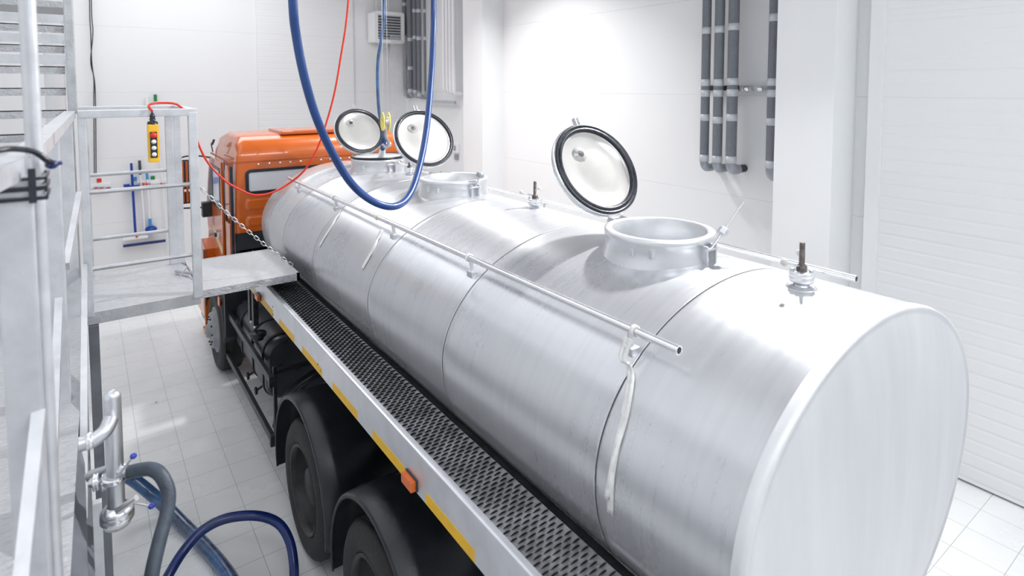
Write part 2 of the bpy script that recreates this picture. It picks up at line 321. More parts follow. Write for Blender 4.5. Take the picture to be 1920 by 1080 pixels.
# hatches ----------------------------------------------------------
def frame(origin,n,up):
    n=Vector(n).normalized(); up=Vector(up); x=up.cross(n).normalized(); y=n.cross(x)
    return Matrix(((x.x,y.x,n.x,origin[0]),(x.y,y.y,n.y,origin[1]),(x.z,y.z,n.z,origin[2]),(0,0,0,1)))
def hatch(cx,cy,lc,lr,idx):
    zt=2.755; R=.283; n=64
    c=MB(); vs=[]
    prof=[(R+.012,None,-.012),(R+.01,None,.01),(R,None,.035),(R,zt-.035,0),(R+.004,zt-.03,0),(R+.004,zt-.002,0),(R-.002,zt,0),(R-.034,zt,0),(R-.037,zt-.004,0),(R-.037,zt-.10,0),(R-.045,zt-.26,0)]
    for r,z,dz in prof:
        for k in range(n):
            a=2*PI*k/n; x=cx+r*math.cos(a); y=cy+r*math.sin(a)
            zz=z if z is not None else surf_z(x)+dz
            vs.append((x,y,zz))
    c.add(vs,[(i*n+k,i*n+(k+1)%n,(i+1)*n+(k+1)%n,(i+1)*n+k) for i in range(len(prof)-1) for k in range(n)],0,True)
    col=c.build('hatch_collar','collar',T,label='upright round steel rim of the '+['near','middle','far'][idx]+' hatch')
    MB().lathe([(.0001,0),(R-.04,0)],(cx,cy,zt-.15),(0,0,1),48).build('hatch_floor','water',col)
    # small hooks welded to the rim
    for a in (-2.55,-2.9):
        p=Vector((cx+R*math.cos(a),cy+R*math.sin(a),zt-.07)); MB().rbox(p-Vector((.012,.012,.02)),p+Vector((.012,.012,.02)),.004).build('lug','collar',col)
    # closing clamp on the camera side, opposite the hinge
    k=MB(); b=Vector((cx+.02,cy-R,zt-.06))
    k.rbox(b+Vector((-.04,-.035,-.07)),b+Vector((-.028,.01,.03)),.004); k.rbox(b+Vector((.028,-.035,-.07)),b+Vector((.04,.01,.03)),.004)
    k.tube([b+Vector((-.05,-.025,.01)),b+Vector((.05,-.025,.01))],.008,8)
    if idx==0: d2=Vector((.62,-.05,.55)).normalized()
    elif idx==1: d2=Vector((.35,-.1,.85)).normalized()
    else: d2=Vector((.5,-.2,.2)).normalized()
    e2=b+Vector((0,-.025,.01))
    k.tube([e2,e2+d2*.10],.007,8)
    cl=k.build('clamp','steel',T,label='hinged swing clamp on the hatch rim')
    kn=MB()
    q=e2+d2*.10
    if idx==0:
        kn.lathe([(.0001,0),(.024,0),(.026,.006),(.026,.03),(.022,.036),(.0001,.036)],q,d2,6,smooth=False)
        kn.tube([q+d2*.03,q+d2*.22],.0035,6)
    elif idx==1:
        prof=[(.001,-.005),(.03,0),(.036,.012),(.034,.03),(.02,.04),(.001,.042)]
        kn.lathe(prof,q-d2*.01,d2,6)
    else: kn.ball(q,.016)
    kn.build('clamp_knob','elbow' if idx==1 else 'steel',cl)
    # open lid
    nrm=Vector((-.03,-.85,.53)).normalized()
    mx=frame(lc,nrm,(0,.53,.85))
    L=MB()
    prof=[(.0001,-.045),(lr*.5,-.043),(lr*.85,-.036),(lr*.93,-.02),(lr,-.018),(lr+.002,0),(lr,.012),(lr-.012,.014)]
    def lt(mb,prof,mi=0,smooth=True):
        t=MB(); t.lathe(prof,(0,0,0),(0,0,1),72,mi,smooth); mb.add([mx@Vector(v) for v in t.v],t.f,mi,smooth)
    lt(L,prof)
    lid=L.build('hatch_lid','steel_bright' if idx!=2 else 'collar',T,label='open round lid tipped back from the '+['near','middle','far'][idx]+' hatch')
    g=MB()
    gw=(.036,.024,.033)[idx]
    lt(g,[(lr-.006,.004),(lr-.006,.02),(lr-.012,.027),(lr-gw*.6,.024),(lr-gw*.72,.016),(lr-gw*.8,.024),(lr-gw-.008,.026),(lr-gw-.014,.018),(lr-gw-.014,.002)])
    g.build('gasket','rubber',lid)
    g=MB(); lt(g,[(lr-gw-.013,.004),(lr-gw-.02,.010),(lr-gw-.028,.006),(lr*.78,.004),(lr*.4,.012),(.0001,.014)])
    g.build('lid_plate','lidin',lid,label='shiny inner plate')
    g=MB(); t=MB(); pc=(-.085,.10,0)
    # seen port sits in the upper left of the plate
    t.lathe([(.048,.010),(.046,.0145),(.026,.0155),(.024,.022),(.018,.022),(.018,.012),(.0001,.012)],pc,(0,0,1),28)
    for i,f in enumerate(t.f): pass
    g.add([mx@Vector(v) for v in t.v],t.f,0,True)
    g.build('vent_port','lidin',lid)
    t=MB(); t.lathe([(.022,.0225),(.0001,.0235)],pc,(0,0,1),20); g=MB().add([mx@Vector(v) for v in t.v],t.f,0); g.build('port_hole','port',lid)
    # latch fork on the top edge and hinge at the bottom
    g=MB()
    for sx in(-.014,.014): g.box((sx-.003,lr-.01,-.02),(sx+.003,lr+.05,.012),0,mx)
    g.box((-.017,lr-.01,-.02),(.017,lr+.012,-.01),0,mx)
    g.build('latch_fork','collar',lid)
    hz=MB(); hp=Vector((cx,cy+R+.012,zt-.01))
    for sx in(-.05,.05): hz.rbox(hp+Vector((sx-.006,-.02,-.05)),hp+Vector((sx+.006,.03,.015)),.003)
    hz.tube([hp+Vector((-.07,.012,.0)),hp+Vector((.07,.012,.0))],.008,8)
    hz.build('hinge','steel',T)
    return col
hatch(2.45,2.055,(2.438,2.525,3.019),.297,0)
hatch(2.48,4.27,(2.45,4.738,3.044),.287,1)
hatch(2.53,5.95,(2.50,6.40,3.012),.287,2)
g=MB().lathe([(.0001,.016),(.25,.014),(.262,.004),(.262,-.004)],(2.53,5.95,2.758),(0,0,1),48); cvo=g.build('inner_cover','coverglass',T,label='pale flat cover on the far hatch')
MB().lathe([(.262,-.01),(.285,-.008),(.29,.006),(.285,.018),(.268,.02),(.26,.01)],(2.53,5.95,2.76),(0,0,1),48,close=True).build('cover_gasket','rubber',cvo)

# rails ------------------------------------------------------------
def rail(x0,y0,y1,z,lab,sgn):
    r=MB().tube([(x0,y0,z),(x0,y1,z)],.0175,16,hollow=.8).build('tank_rail','steel_bright',T,label=lab)
    for yy in (1.62,2.84,3.9,5.1,6.2):
        b=MB(); zs=surf_z(x0+sgn*.02)
        b.bar((x0,yy,z),(x0+sgn*.02,yy,zs-.01),.022,.006); b.rbox((x0+sgn*.02-.03,yy-.025,surf_z(x0+sgn*.02)-.02),(x0+sgn*.02+.03,yy+.025,surf_z(x0+sgn*.02)+.012),.004)
        b.build('rail_bracket','steel',r)
    return r
rail(1.758,1.37,6.55,2.524,'long steel rail on the left flank of the tank',1)
rail(3.165,1.37,6.6,2.524,'long steel rail on the far flank of the tank',-1)

# top valves -------------------------------------------------------
def valve(x,y,rust,lab):
    z=surf_z(x)-.005
    v=MB().lathe([(.034,0),(.032,.03),(.05,.034),(.052,.052),(.048,.056),(.052,.060),(.052,.076),(.047,.080),(.0001,.080)],(x,y,z),(0,0,1),28).build('vent_valve','steel_bright',T,label=lab)
    MB().lathe([(.065,.004),(.06,.012),(.034,.012)],(x,y,z),(0,0,1),28).build('base_flange','steel',v)
    MB().lathe([(.022,.078),(.022,.10),(.016,.105),(.012,.108),(.0115,.20),(.009,.203),(.0001,.203)],(x,y,z),(0,0,1),14).build('spindle','rust',v)
    h=MB()
    for ddx,ddy in((-.115,.018),(.09,.055)):
        q=Vector((x+ddx*.95,y+ddy,z+.13)); h.tube([Vector((x,y,z+.095)),q],.005,8)
    h.build('handle_bar','steel',v)
    for ddx,ddy in((-.115,.018),(.09,.055)):
        MB().ball(Vector((x+ddx*.95,y+ddy,z+.13)),.0165).build('handle_knob','ivory',v)
    for a in(.5,2.6,4.7):
        MB().lathe([(.008,0),(.008,.012),(.0001,.012)],(x+.042*math.cos(a),y+.042*math.sin(a),z+.08),(0,0,1),6,smooth=False).build('bolt','steel',v)
p=PZ(1502,541,surf_z(2.58)); valve(p.x,p.y,0,'steel vent valve nearest the end plate, white ball handles')
p=PZ(1003,394,surf_z(2.7)); valve(p.x,p.y,0,'steel vent valve between the near and middle hatches')
p=PZ(768,330,surf_z(2.7)); valve(p.x,p.y,0,'rusty vent valve between the middle and far hatches')

# walkway ----------------------------------------------------------
KX=1.24; KZ=1.742; KB=1.532; KY0,KY1=.85,6.30; WX1=1.535; WZ=1.715
w=MB(); w.box((KX+.03,KY0,WZ-.012),(WX1,KY1,WZ))
w.box((WX1-.004,KY0,WZ-.05),(WX1,KY1,WZ))
cols=5; pitch=(WX1-KX-.045)/cols; row=.0245; j=0; y=KY0+.02
while y<KY1-.02:
    off=(j%2)*pitch/2
    for c in range(cols if j%2==0 else cols-1):
        cx=KX+.042+pitch*(c+.5)+off; hw=pitch*.47; S_=7; fr=[];bk=[];lo=[]
        for k in range(S_+1):
            u=-1+2*k/S_; hgt=.0115*(1-u*u); x=cx+u*hw
            fr.append((x,y-.004*(1-u*u),WZ+hgt+.0004)); bk.append((x,y+.0125-.002*(1-u*u),WZ+.0004)); lo.append((x,y-.0005,WZ+.0006))
        w.add(fr+bk,[(k,k+1,S_+2+k,S_+1+k) for k in range(S_)],0,True)
        # dark faces painted for shade inside the lip opening and the slot before it
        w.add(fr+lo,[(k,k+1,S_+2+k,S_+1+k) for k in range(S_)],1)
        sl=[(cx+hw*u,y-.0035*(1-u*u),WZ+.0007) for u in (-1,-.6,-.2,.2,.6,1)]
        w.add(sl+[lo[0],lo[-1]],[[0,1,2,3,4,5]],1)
    y+=row/1.0; j+=1
w.build('walkway_plank',['plank','dark'],T,label='grey anti-slip plank with raised louvre slots')
k=MB(); poly=[(KX,KB),(KX,KZ-.012),(KX+.003,KZ-.003),(KX+.012,KZ),(KX+.036,KZ),(KX+.036,KZ-.03),(KX+.032,KZ-.03),(KX+.032,KZ-.006),(KX+.012,KZ-.006),(KX+.006,KZ-.014),(KX+.006,KB)]
k.prism(poly,KY0,KY1,'y')
kerb=k.build('walkway_kerb','kerb',T,label='bright aluminium side kerb with yellow reflective tape')
def kt(x0,y0,x1,y1,m='yellow_tape'):
    ya=PX(x0,y0,KX).y; yb=PX(x1,y1,KX).y
    ch=.012
    b=MB(); b.prism([(yb,KB+.002),(ya,KB+.002),(ya,KB+.055),(ya-ch*.3,KB+.058),(yb+ch*.3,KB+.058),(yb,KB+.055)],KX-.0015,KX+.001,'x')
    b.build('reflective_tape',m,kerb)
kt(464,545,487,562,'yellow_faded'); kt(489,570,512,598); kt(524,610,552,648); kt(567,665,604,711); kt(624,735,671,795); kt(699,830,760,905); kt(799,960,890,1068)
for px,py in((487,556),(773,900)):
    q=PX(px,py,KX)
    m_=MB().rbox((KX-.035,q.y-.055,q.z-.025),(KX-.006,q.y+.055,q.z+.025),.006).build('marker_lamp','amber',kerb)
    MB().rbox((KX-.008,q.y-.06,q.z-.03),(KX+.0,q.y+.06,q.z+.03),.004).build('lamp_base','black',kerb)
for px,py in((512,575),(512,590),(596,683),(601,695)):
    q=PX(px,py,KX); MB().lathe([(.006,0),(.006,.003),(.0001,.003)],(KX,q.y,q.z),(-1,0,0),8).build('rivet','blackm',kerb)
for dy in (6.22,6.06): MB().rbox((KX+.01,dy-.035,1.18),(KX+.06,dy+.035,KB+.02),.008).build('walkway_bracket','blackm',T)
for yy in(5.2,4.1,3.0,1.9): MB().bar((KX+.02,yy,1.60),(1.75,yy,1.42),.04,.05).build('walkway_bracket','blackm',T)
for dy in(6.22,6.06):
    MB().lathe([(.014,0),(.014,.05),(.0001,.05)],(KX+.03,dy,1.15),(0,0,1),8,smooth=False).build('bracket_bolt','steel',T)
# black strip standing in for shade in the walkway gap, and sub frame
f=MB(); f.box((1.56,1.0,1.30),(1.62,6.8,1.66)); f.build('walkway_gap_shade','blackm',T)
f=MB()
for x in(2.03,2.80): f.box((x,1.1,.78),(x+.09,9.2,1.04))
for yy in(1.15,2.2,3.7,5.2,6.6,7.9): f.box((2.03,yy,.82),(2.89,yy+.08,1.0))
for yy in(1.5,2.7,3.9,5.1,6.4): f.box((1.80,yy,1.0),(3.11,yy+.14,1.36))
f.build('chassis_frame','blackm',T)
for y in(4.37,3.05): MB().tube([(1.6,y,.5),(3.3,y,.5)],.07,12).ball((2.45,y,.5),.19).build('rear_axle','blackm',T)
MB().tube([(1.6,7.98,.5),(3.3,7.98,.5)],.05,10).build('front_axle','blackm',T)
for y in(3.4,4.05): MB().tube([(1.55,y,.97),(2.4,y,.97)],.05,10).build('fender_tube','blackm',T)

# wheels -----------------------------------------------------------
def wheel(xo,yc,r,w,lab,side=1,front=False,rim=.31):
    """xo = outer face, side=+1 faces -X"""
    ax=(-side,0,0); o=(xo,yc,r)
    tp=[(rim,-w+.02),(rim+.02,-w),(r*.86,-w-.0),(r*.96,-w+.03),(r,-w+.05)]
    m_=8
    for i in range(m_):
        h=-w+.05+(w-.10)*i/m_; tp+=[(r,h+.004),(r,h+(w-.1)/m_-.010),(r-.012,h+(w-.1)/m_-.008),(r-.012,h+(w-.1)/m_-.001)]
    tp+=[(r,-.05),(r*.965,-.025),(r*.90,-.004),(r*.80,.002),(r*.72,-.006),(rim+.018,-.012),(rim,-.03)]
    tp=[(min(a,r),h) for a,h in tp]
    t=MB().lathe(tp,o,ax,56).build('wheel','tyre',T,label=lab)
    if front:
        rp=[(rim+.006,-.03),(rim+.004,-.008),(rim-.016,-.014),(rim-.03,-.03),(.225,-.025),(.215,.035),(.20,.045),(.10,.045),(.09,.06),(.07,.095),(.0001,.10)]
    else:
        rp=[(rim+.008,-.03),(rim+.006,-.006),(rim-.012,-.012),(rim-.022,-.05),(rim-.03,-.14),(.20,-.17),(.15,-.17),(.14,-.10),(.12,-.06),(.0001,-.055)]
    rm=MB().lathe(rp,o,ax,48).build('rim','frontrim' if front else 'rimm',t)
    nb=10
    for i in range(nb):
        a=2*PI*i/nb; rr=.165 if front else .175; h=.045 if front else -.17
        q=Vector((xo-side*h,yc+rr*math.cos(a),r+rr*math.sin(a)))
        MB().lathe([(.011,0),(.011,.018),(.0001,.02)],q,ax,6,smooth=False).build('wheel_nut','blackm',t)
    return t
wheel(1.207,4.37,.49,.26,'foremost of the two black rear wheels on the near side',1)
wheel(1.207,3.05,.49,.26,'rearmost black wheel under the near side fender',1)
wheel(2*XC-1.207,4.37,.49,.26,'foremost rear wheel on the far side',-1)
wheel(2*XC-1.207,3.05,.49,.26,'rearmost rear wheel on the far side',-1)
wheel(1.20,7.97,.50,.28,'front wheel under the orange cab with a grey rim',1,True,.27)
wheel(2*XC-1.20,7.97,.50,.28,'front wheel on the far side',-1,True,.27)
def fender(yc,zc,R,a0,a1,x0,x1,name='fender',lab=None,th=.012,lip=.03):
    n=28; f=MB()
    prof=[(x0,R-lip),(x0,R-.012),(x0+.012,R),(x0+.10,R+.004),(x0+.115,R+.010),(x0+.13,R+.004),(x1,R+.004)]
    vs=[]
    for i in range(n+1):
        a=a0+(a1-a0)*i/n
        for x,r in prof: vs.append((x,yc+r*math.cos(a),zc+r*math.sin(a)))
    m_=len(prof)
    fs=[(i*m_+k,i*m_+k+1,(i+1)*m_+k+1,(i+1)*m_+k) for i in range(n) for k in range(m_-1)]
    f.add(vs,fs,0,True)
    o=f.build(name,'black',T,label=lab)
    so=o.modifiers.new('thick','SOLIDIFY'); so.thickness=th; so.offset=-1
    return o
R_=.655
fender(4.40,.50,R_,math.radians(-15),math.radians(188),1.19,1.80,lab='black arched fender over the foremost near rear wheel')
fender(3.02,.50,R_,math.radians(-12),math.radians(195),1.19,1.80,lab='black arched fender over the rearmost near wheel')
for yc in(4.40,3.02): fender(yc,.5,R_,math.radians(10),math.radians(170),2*XC-1.80,2*XC-1.19)
fender(7.98,.50,.66,math.radians(10),math.radians(175),1.20,1.62,name='front_mudguard',lab='black mudguard behind the front wheel')
m_=MB(); m_.rbox((1.21,7.30,.62),(1.72,7.34,1.30),.01); m_.rbox((1.21,7.30,1.26),(1.75,7.62,1.32),.02); mg=m_.build('mudguard_panel','black',T)
q=PX(412,565,1.2); MB().rbox((1.185,q.y-.05,q.z-.05),(1.20,q.y+.05,q.z+.05),.006).build('side_reflector','amber',mg)
# light rods on the fenders
r_=MB(); 
for a,b_ in(((640,822),(648,842)),((655,870),(658,905))):
    pa=PX(*a,1.45);pb=PX(*b_,1.45); r_.tube([pa,pb],.012,8); r_.ball(pa,.022)
r_.build('fender_stay','elbow',T)

# fuel tank --------------------------------------------------------
FX0,FX1,FZ0,FZ1,FY0,FY1=1.32,1.98,.45,1.06,5.86,7.30
def rrect(x0,x1,z0,z1,r,n=8):
    pts=[]
    for cx,cz,a0 in((x1-r,z1-r,0),(x0+r,z1-r,90),(x0+r,z0+r,180),(x1-r,z0+r,270)):
        for i in range(n+1):
            a=math.radians(a0+90*i/n); pts.append((cx+r*math.cos(a),cz+r*math.sin(a)))
    return pts
ft=MB(); pr_=rrect(FX0,FX1,FZ0,FZ1,.16); npf=len(pr_)
vs=[]
for y,sc in((FY0,.90),(FY0+.02,.97),(FY0+.06,1),(FY1-.06,1),(FY1-.02,.97),(FY1,.9)):
    for x,z in pr_: vs.append(((FX0+FX1)/2+(x-(FX0+FX1)/2)*sc,y,(FZ0+FZ1)/2+(z-(FZ0+FZ1)/2)*sc))
ft.add(vs,[(i*npf+k,i*npf+(k+1)%npf,(i+1)*npf+(k+1)%npf,(i+1)*npf+k) for i in range(5) for k in range(npf)],0,True)
ft.add(vs,[list(range(npf)),list(range(5*npf,6*npf))],0)
fto=ft.build('fuel_tank','black_gloss',T,label='black fuel tank with rounded edges and straps')
for y in(5.98,6.42,6.95):
    s_=MB(); pr2=rrect(FX0-.012,FX1+.012,FZ0-.012,FZ1+.012,.17); n2=len(pr2)
    vs=[(x,yy,z) for yy in(y-.02,y+.02) for x,z in pr2]; s_.add(vs,[(k,(k+1)%n2,n2+(k+1)%n2,n2+k) for k in range(n2)],0,True)
    so=s_.build('tank_strap','blackm',fto); md=so.modifiers.new('t','SOLIDIFY'); md.thickness=.012
q=PZ(484,627,FZ1+.03); MB().lathe([(.05,-.05),(.05,-.02),(.075,-.015),(.078,.01),(.07,.022),(.0001,.026)],(q.x,q.y,FZ1+.03),(0,0,1),28).build('filler_cap','black',fto)
# mudflap/arch piece between tank and wheel
m_=MB(); vs=[]
for x,z in ((1.30,.36),(1.33,.50),(1.40,.63),(1.52,.73),(1.68,.79),(1.95,.82)):
    for yy in(5.44,5.60): vs.append((x,yy,z))
m_.add(vs,[(2*i_,2*i_+1,2*i_+3,2*i_+2) for i_ in range(5)],0,True)
so=m_.build('curved_flap','black',T); md=so.modifiers.new('t','SOLIDIFY'); md.thickness=.012
sg=MB()
gx=1.262
for z in(.885,.34):
    sg.rbox((gx-.018,5.40,z-.035),(gx+.02,7.62,z+.035),.006)
for y in(5.43,7.5): sg.rbox((gx+.015,y-.02,.27),(gx+.045,y+.02,1.0),.006)
for y in(5.43,7.5): sg.bar((gx+.03,y,.95),(2.04,y,.95),.035,.035)
for z in(.885,.34): sg.rbox((gx-.03,5.38,z-.05),(gx+.04,5.43,z+.05),.008)
sg.build('side_guard','blackm',T,label='black two-rail underrun guard outside the fuel tank')
for px,py in((465,705),(480,733)):
    hv=MB(); q=PX(px,py,1.36); 
    for a in(0,PI/2,PI/4,-PI/4): hv.bar(q+Vector((0,math.cos(a)*.04,math.sin(a)*.04)),q-Vector((0,math.cos(a)*.04,math.sin(a)*.04)),.02,.02)
    hv.tube([q,q+Vector((.12,0,.06))],.012,6)
    hv.build('drain_tap','blackm',T)

# cab --------------------------------------------------------------
CR=7.46; CW=1.11
side=[(CR,1.15),(CR,2.72),(CR+.07,2.86),(CR+.25,2.925),(8.3,2.94),(8.62,2.88),(8.80,2.70),(9.22,1.80),(9.30,1.25),(9.30,.72),(8.62,.72),(8.45,1.12)]
cb=bmesh.new(); 
Ls=[cb.verts.new((XC-CW,y,z)) for y,z in side]; Rs=[cb.verts.new((XC+CW,y,z)) for y,z in side]
cb.faces.new(Ls[::-1]); cb.faces.new(Rs)
for i in range(len(side)): cb.faces.new((Ls[i],Ls[(i+1)%len(side)],Rs[(i+1)%len(side)],Rs[i]))
for v in cb.verts:
    if v.co.z>2.8: v.co.x=XC+(v.co.x-XC)*.90
    elif v.co.z>2.69: v.co.x=XC+(v.co.x-XC)*.975
bmesh.ops.recalc_face_normals(cb,faces=cb.faces[:])
me=bpy.data.meshes.new('cab'); 
cb.transform(Matrix.Translation(-T.location)); cb.to_mesh(me); cb.free(); me.materials.append(M['orange'])
for p_ in me.polygons: p_.use_smooth=True
cab=bpy.data.objects.new('cab',me); COL.objects.link(cab); cab.parent=T; cab['label']='orange painted cab with a high roof'
bv=cab.modifiers.new('b','BEVEL'); bv.width=.07; bv.segments=4; bv.limit_method='ANGLE'; bv.angle_limit=.25
XLc=XC-CW
c=MB()  # roof gutter seam
c.box((XLc-.004,CR-.006,2.615),(XC+CW+.004,CR+.01,2.63)); c.box((XLc-.008,CR-.004,2.615),(XLc+.01,8.78,2.632))
c.build('roof_seam','orange_dk',cab)
c=MB().rbox((1.96,7.62,2.915),(2.95,8.25,2.962),.015).build('roof_hatch','orange',cab)
def ringprism(mb,x0,x1,z0,z1,r,wd,ya,yb):
    a=rrect(x0,x1,z0,z1,r); b_=rrect(x0+wd,x1-wd,z0+wd,z1-wd,max(r-wd,.01)); n=len(a)
    vs=[(x,ya,z) for x,z in a]+[(x,ya,z) for x,z in b_]+[(x,yb,z) for x,z in a]+[(x,yb,z) for x,z in b_]
    mb.add(vs,[(k,(k+1)%n,n+(k+1)%n,n+k) for k in range(n)]+[(k,(k+1)%n,2*n+(k+1)%n,2*n+k) for k in range(n)]+[(n+k,n+(k+1)%n,3*n+(k+1)%n,3*n+k) for k in range(n)],0)
g=MB(); ringprism(g,1.50,3.41,2.235,2.53,.06,.035,CR-.022,CR+.004); g.build('window_gasket','rubber',cab)
g=MB(); g.prism(rrect(1.53,3.38,2.265,2.50,.035),CR-.008,CR+.002,'y'); g.build('rear_window','glass',cab,label='pale reflecting rear window')
for x in(1.65,1.775,1.90,2.02,2.145,2.27,2.40,2.52,2.65,2.77,2.9,3.02,3.15):
    if x in(2.02,2.145) : pass
    MB().lathe([(.013,0),(.012,.006),(.0001,.009)],(x,CR,2.585),(0,-1,0),12).build('roof_rivet','steel_bright',cab)
for z0,z1 in((2.04,2.19),(1.84,1.98)):
    s_=MB()
    for x0,x1 in((1.49,2.35),(2.55,3.42)):
        pr2=rrect(x0,x1,z0,z1,.05); pin=rrect(x0+.028,x1-.028,z0+.028,z1-.028,.03); n2=len(pr2)
        vs=[(x,CR+.001,z) for x,z in pr2]+[(x,CR-.022,z) for x,z in pin]
        s_.add(vs,[(k,(k+1)%n2,n2+(k+1)%n2,n2+k) for k in range(n2)],0,True); s_.add(vs,[list(range(n2,2*n2))])
    s_.build('pressed_rib','orange',cab)
b=MB().box((XLc+.03,CR-.0,1.05),(XC+CW-.03,CR+.6,1.78)); b.build('cab_underside','black',cab)
b=MB().box((XLc+.04,CR-.012,1.58),(XC+CW-.04,CR+.02,1.775)); b.build('cab_back_panel','black',cab)
# side details: rear corner panel, door, window, handle
def sidepanel(name,pts,m,d0,d1,lab=None,bev=.004):
    o=MB().prism(pts,XLc-d1,XLc-d0,'x').build(name,m,cab,bevel=bev,label=lab); return o
sidepanel('corner_panel',[(7.55,1.95),(7.62,1.95),(7.78,2.0),(7.78,2.5),(7.72,2.57),(7.58,2.57),(7.55,2.5)],'orange',0,.012)
sidepanel('corner_panel',[(7.55,1.30),(7.80,1.30),(7.80,1.88),(7.55,1.88)],'orange',0,.012)
MB().box((XLc-.012,CR-.004,1.28),(XLc+.02,CR+.02,2.58)).build('corner_seal','rubber',cab)
sidepanel('pillar_strip',[(7.83,1.25),(7.87,1.25),(7.87,2.6),(7.83,2.6)],'black',.0,.006)
door=sidepanel('cab_door',[(7.96,1.30),(8.95,1.30),(9.12,1.78),(9.08,1.98),(8.78,2.58),(7.96,2.58)],'orange',0,.022,'orange driver door')
MB().prism([(8.04,1.97),(8.99,1.97),(8.72,2.50),(8.04,2.50)],XLc-.026,XLc-.020,'x').build('window_frame','rubber',cab)
MB().prism([(8.09,2.01),(8.50,2.01),(8.50,2.46),(8.09,2.46)],XLc-.030,XLc-.022,'x').build('door_window','glass',cab)
MB().prism([(8.56,2.01),(8.92,2.01),(8.70,2.46),(8.56,2.46)],XLc-.030,XLc-.022,'x').build('quarter_window','black',cab)
q=PX(405,437,XLc-.03); h_=MB().rbox((XLc-.06,8.10,1.60),(XLc-.02,8.26,1.68),.012).build('door_handle','steel_bright',cab)
MB().lathe([(.03,0),(.03,.02),(.0001,.022)],(XLc-.06,8.18,1.64),(-1,0,0),16).build('handle_recess','black',cab)
sidepanel('side_stripe',[(8.0,1.42),(8.10,1.42),(8.7,1.62),(8.7,1.69),(8.0,1.50)],'yellow_faded',.021,.0235,bev=0)
# front arch flare, step, bumper
fl=MB()
fl.prism([(8.60,1.02),(8.62,.75),(8.72,.72),(8.90,1.10),(8.85,1.46),(8.55,1.38)],XLc-.14,XLc-.12,'x'); fl.prism([(8.60,1.02),(8.55,1.38),(8.85,1.46),(8.9,1.4)],XLc-.13,XLc+.02,'x')
fl.build('arch_flare','orange',cab)
MB().rbox((XLc-.15,8.60,1.0),(XLc-.10,8.66,1.36),.005).rbox((XLc-.12,8.585,.80),(XLc-.02,8.60,1.36),.005).build('arch_shade','black',cab)  # black plates stand in for the shaded inside of the arch
fl=MB(); fl.rbox((XLc-.02,7.95,1.18),(XLc+.1,8.55,1.34),.05); fl.build('sill','orange',cab)
st=MB(); st.rbox((1.22,8.62,.30),(1.60,9.20,.92),.03); sto=st.build('step_box','black',cab)
st=MB(); st.prism([(8.60,.28),(8.66,.28),(8.68,.95),(8.60,.95)],1.19,1.25,'x'); st.rbox((1.17,8.55,.24),(1.24,8.72,.30),.01); st.rbox((1.19,8.62,.42),(1.22,9.25,.95),.01); st.build('step_panel','orange',cab)
fb=MB().rbox((1.2,9.22,.42),(2*XC-1.2,9.45,.80),.05).build('front_bumper','orange',cab)
# horn / box on the door front and mirrors
bx=MB(); q=PX(383,391,1.24); bx.rbox((q.x-.03,q.y-.06,q.z-.11),(q.x+.09,q.y+.06,q.z+.09),.015); bx.build('indicator_housing','black',T)
mt=MB(); ma=PY(358,305,8.75); mb_=Vector((XLc,8.78,2.56)); mt.tube(spline([mb_,Vector((XLc-.2,8.8,2.60)),Vector((.98,8.78,2.58)),Vector((.93,8.76,2.50))],6),.011,8)
mt.tube(spline([Vector((XLc,8.95,1.86)),Vector((1.15,8.85,1.89)),Vector((.95,8.76,1.92))],6),.011,8)
mt.tube([(.93,8.76,2.52),(.93,8.76,1.90)],.011,8); mo=mt.build('mirror_arm','blackm',T)
mm=MB(); mm.rbox((.97,8.70,2.17),(1.085,8.755,2.56),.02); mm.build('mirror_housing','black',mo)
MB().rbox((.98,8.70,1.98),(1.08,8.755,2.14),.02).build('lower_mirror','black',mo)
MB().rbox((.985,8.692,2.0),(1.005,8.702,2.54),.003).build('mirror_trim','orange',mo)
MB().rbox((1.028,8.692,2.0),(1.055,8.702,2.54),.003).build('mirror_trim','orange',mo)
an=MB(); q=PX(399,285,XLc); an.tube([q,PX(396,270,XLc-.02),PX(402,262,XLc)],.008,6); an.tube([PX(398,270,XLc),PX(401,263,XLc)],.016,8); an.build('aerial','black',T)
# tool shelf behind the cab
tb=MB(); tb.rbox((1.40,7.03,1.50),(2.6,7.40,1.545),.01); tb.rbox((1.30,7.02,1.34),(1.42,7.40,1.56),.01)
tbo=tb.build('rear_shelf','galv',T,label='grey metal shelf behind the cab')
MB().tube([(1.50,7.08,1.545),(1.50,7.08,1.63),(1.50,7.16,1.63),(1.50,7.16,1.545)],.007,8).build('shelf_handle','steel_bright',tbo)

# ------------------------------------------------------------------ loose things on the truck
def tie(px,py,lab,drop=None,Y=None):
    x=1.758; q=PX(px,py,x); y=q.y
    m_=MB(); m_.lathe([(.019,-.010),(.0235,-.008),(.024,.008),(.019,.010)],(x,y,2.524),(0,1,0),20)
    if drop:
        for s_i,(wd,pts) in enumerate(drop):
            path=[PX(a,b_,x-.02) if False else Vector((0,0,0)) for a,b_ in pts]
    o=m_.build('fabric_tie','strip'); tag(o,lab,'tie','white fabric ties wrapped on the tank rail'); return o,y
def tank_pt(px,py,lift=.006):
    """point of the tank flank seen at a pixel"""
    d=ray(px,py); t=.2
    lo=None
    for i in range(4000):
        t+=.004; p=EYE+d*t
        dx=(p.x-XC)/TA; dz=(p.z-TCZ)/(TBU if p.z>TCZ else TBL)
        if dx*dx+dz*dz<=1.0: break
    n=Vector((dx/TA,0,dz/(TBU if p.z>TCZ else TBL))).normalized()
    return p+n*lift,n
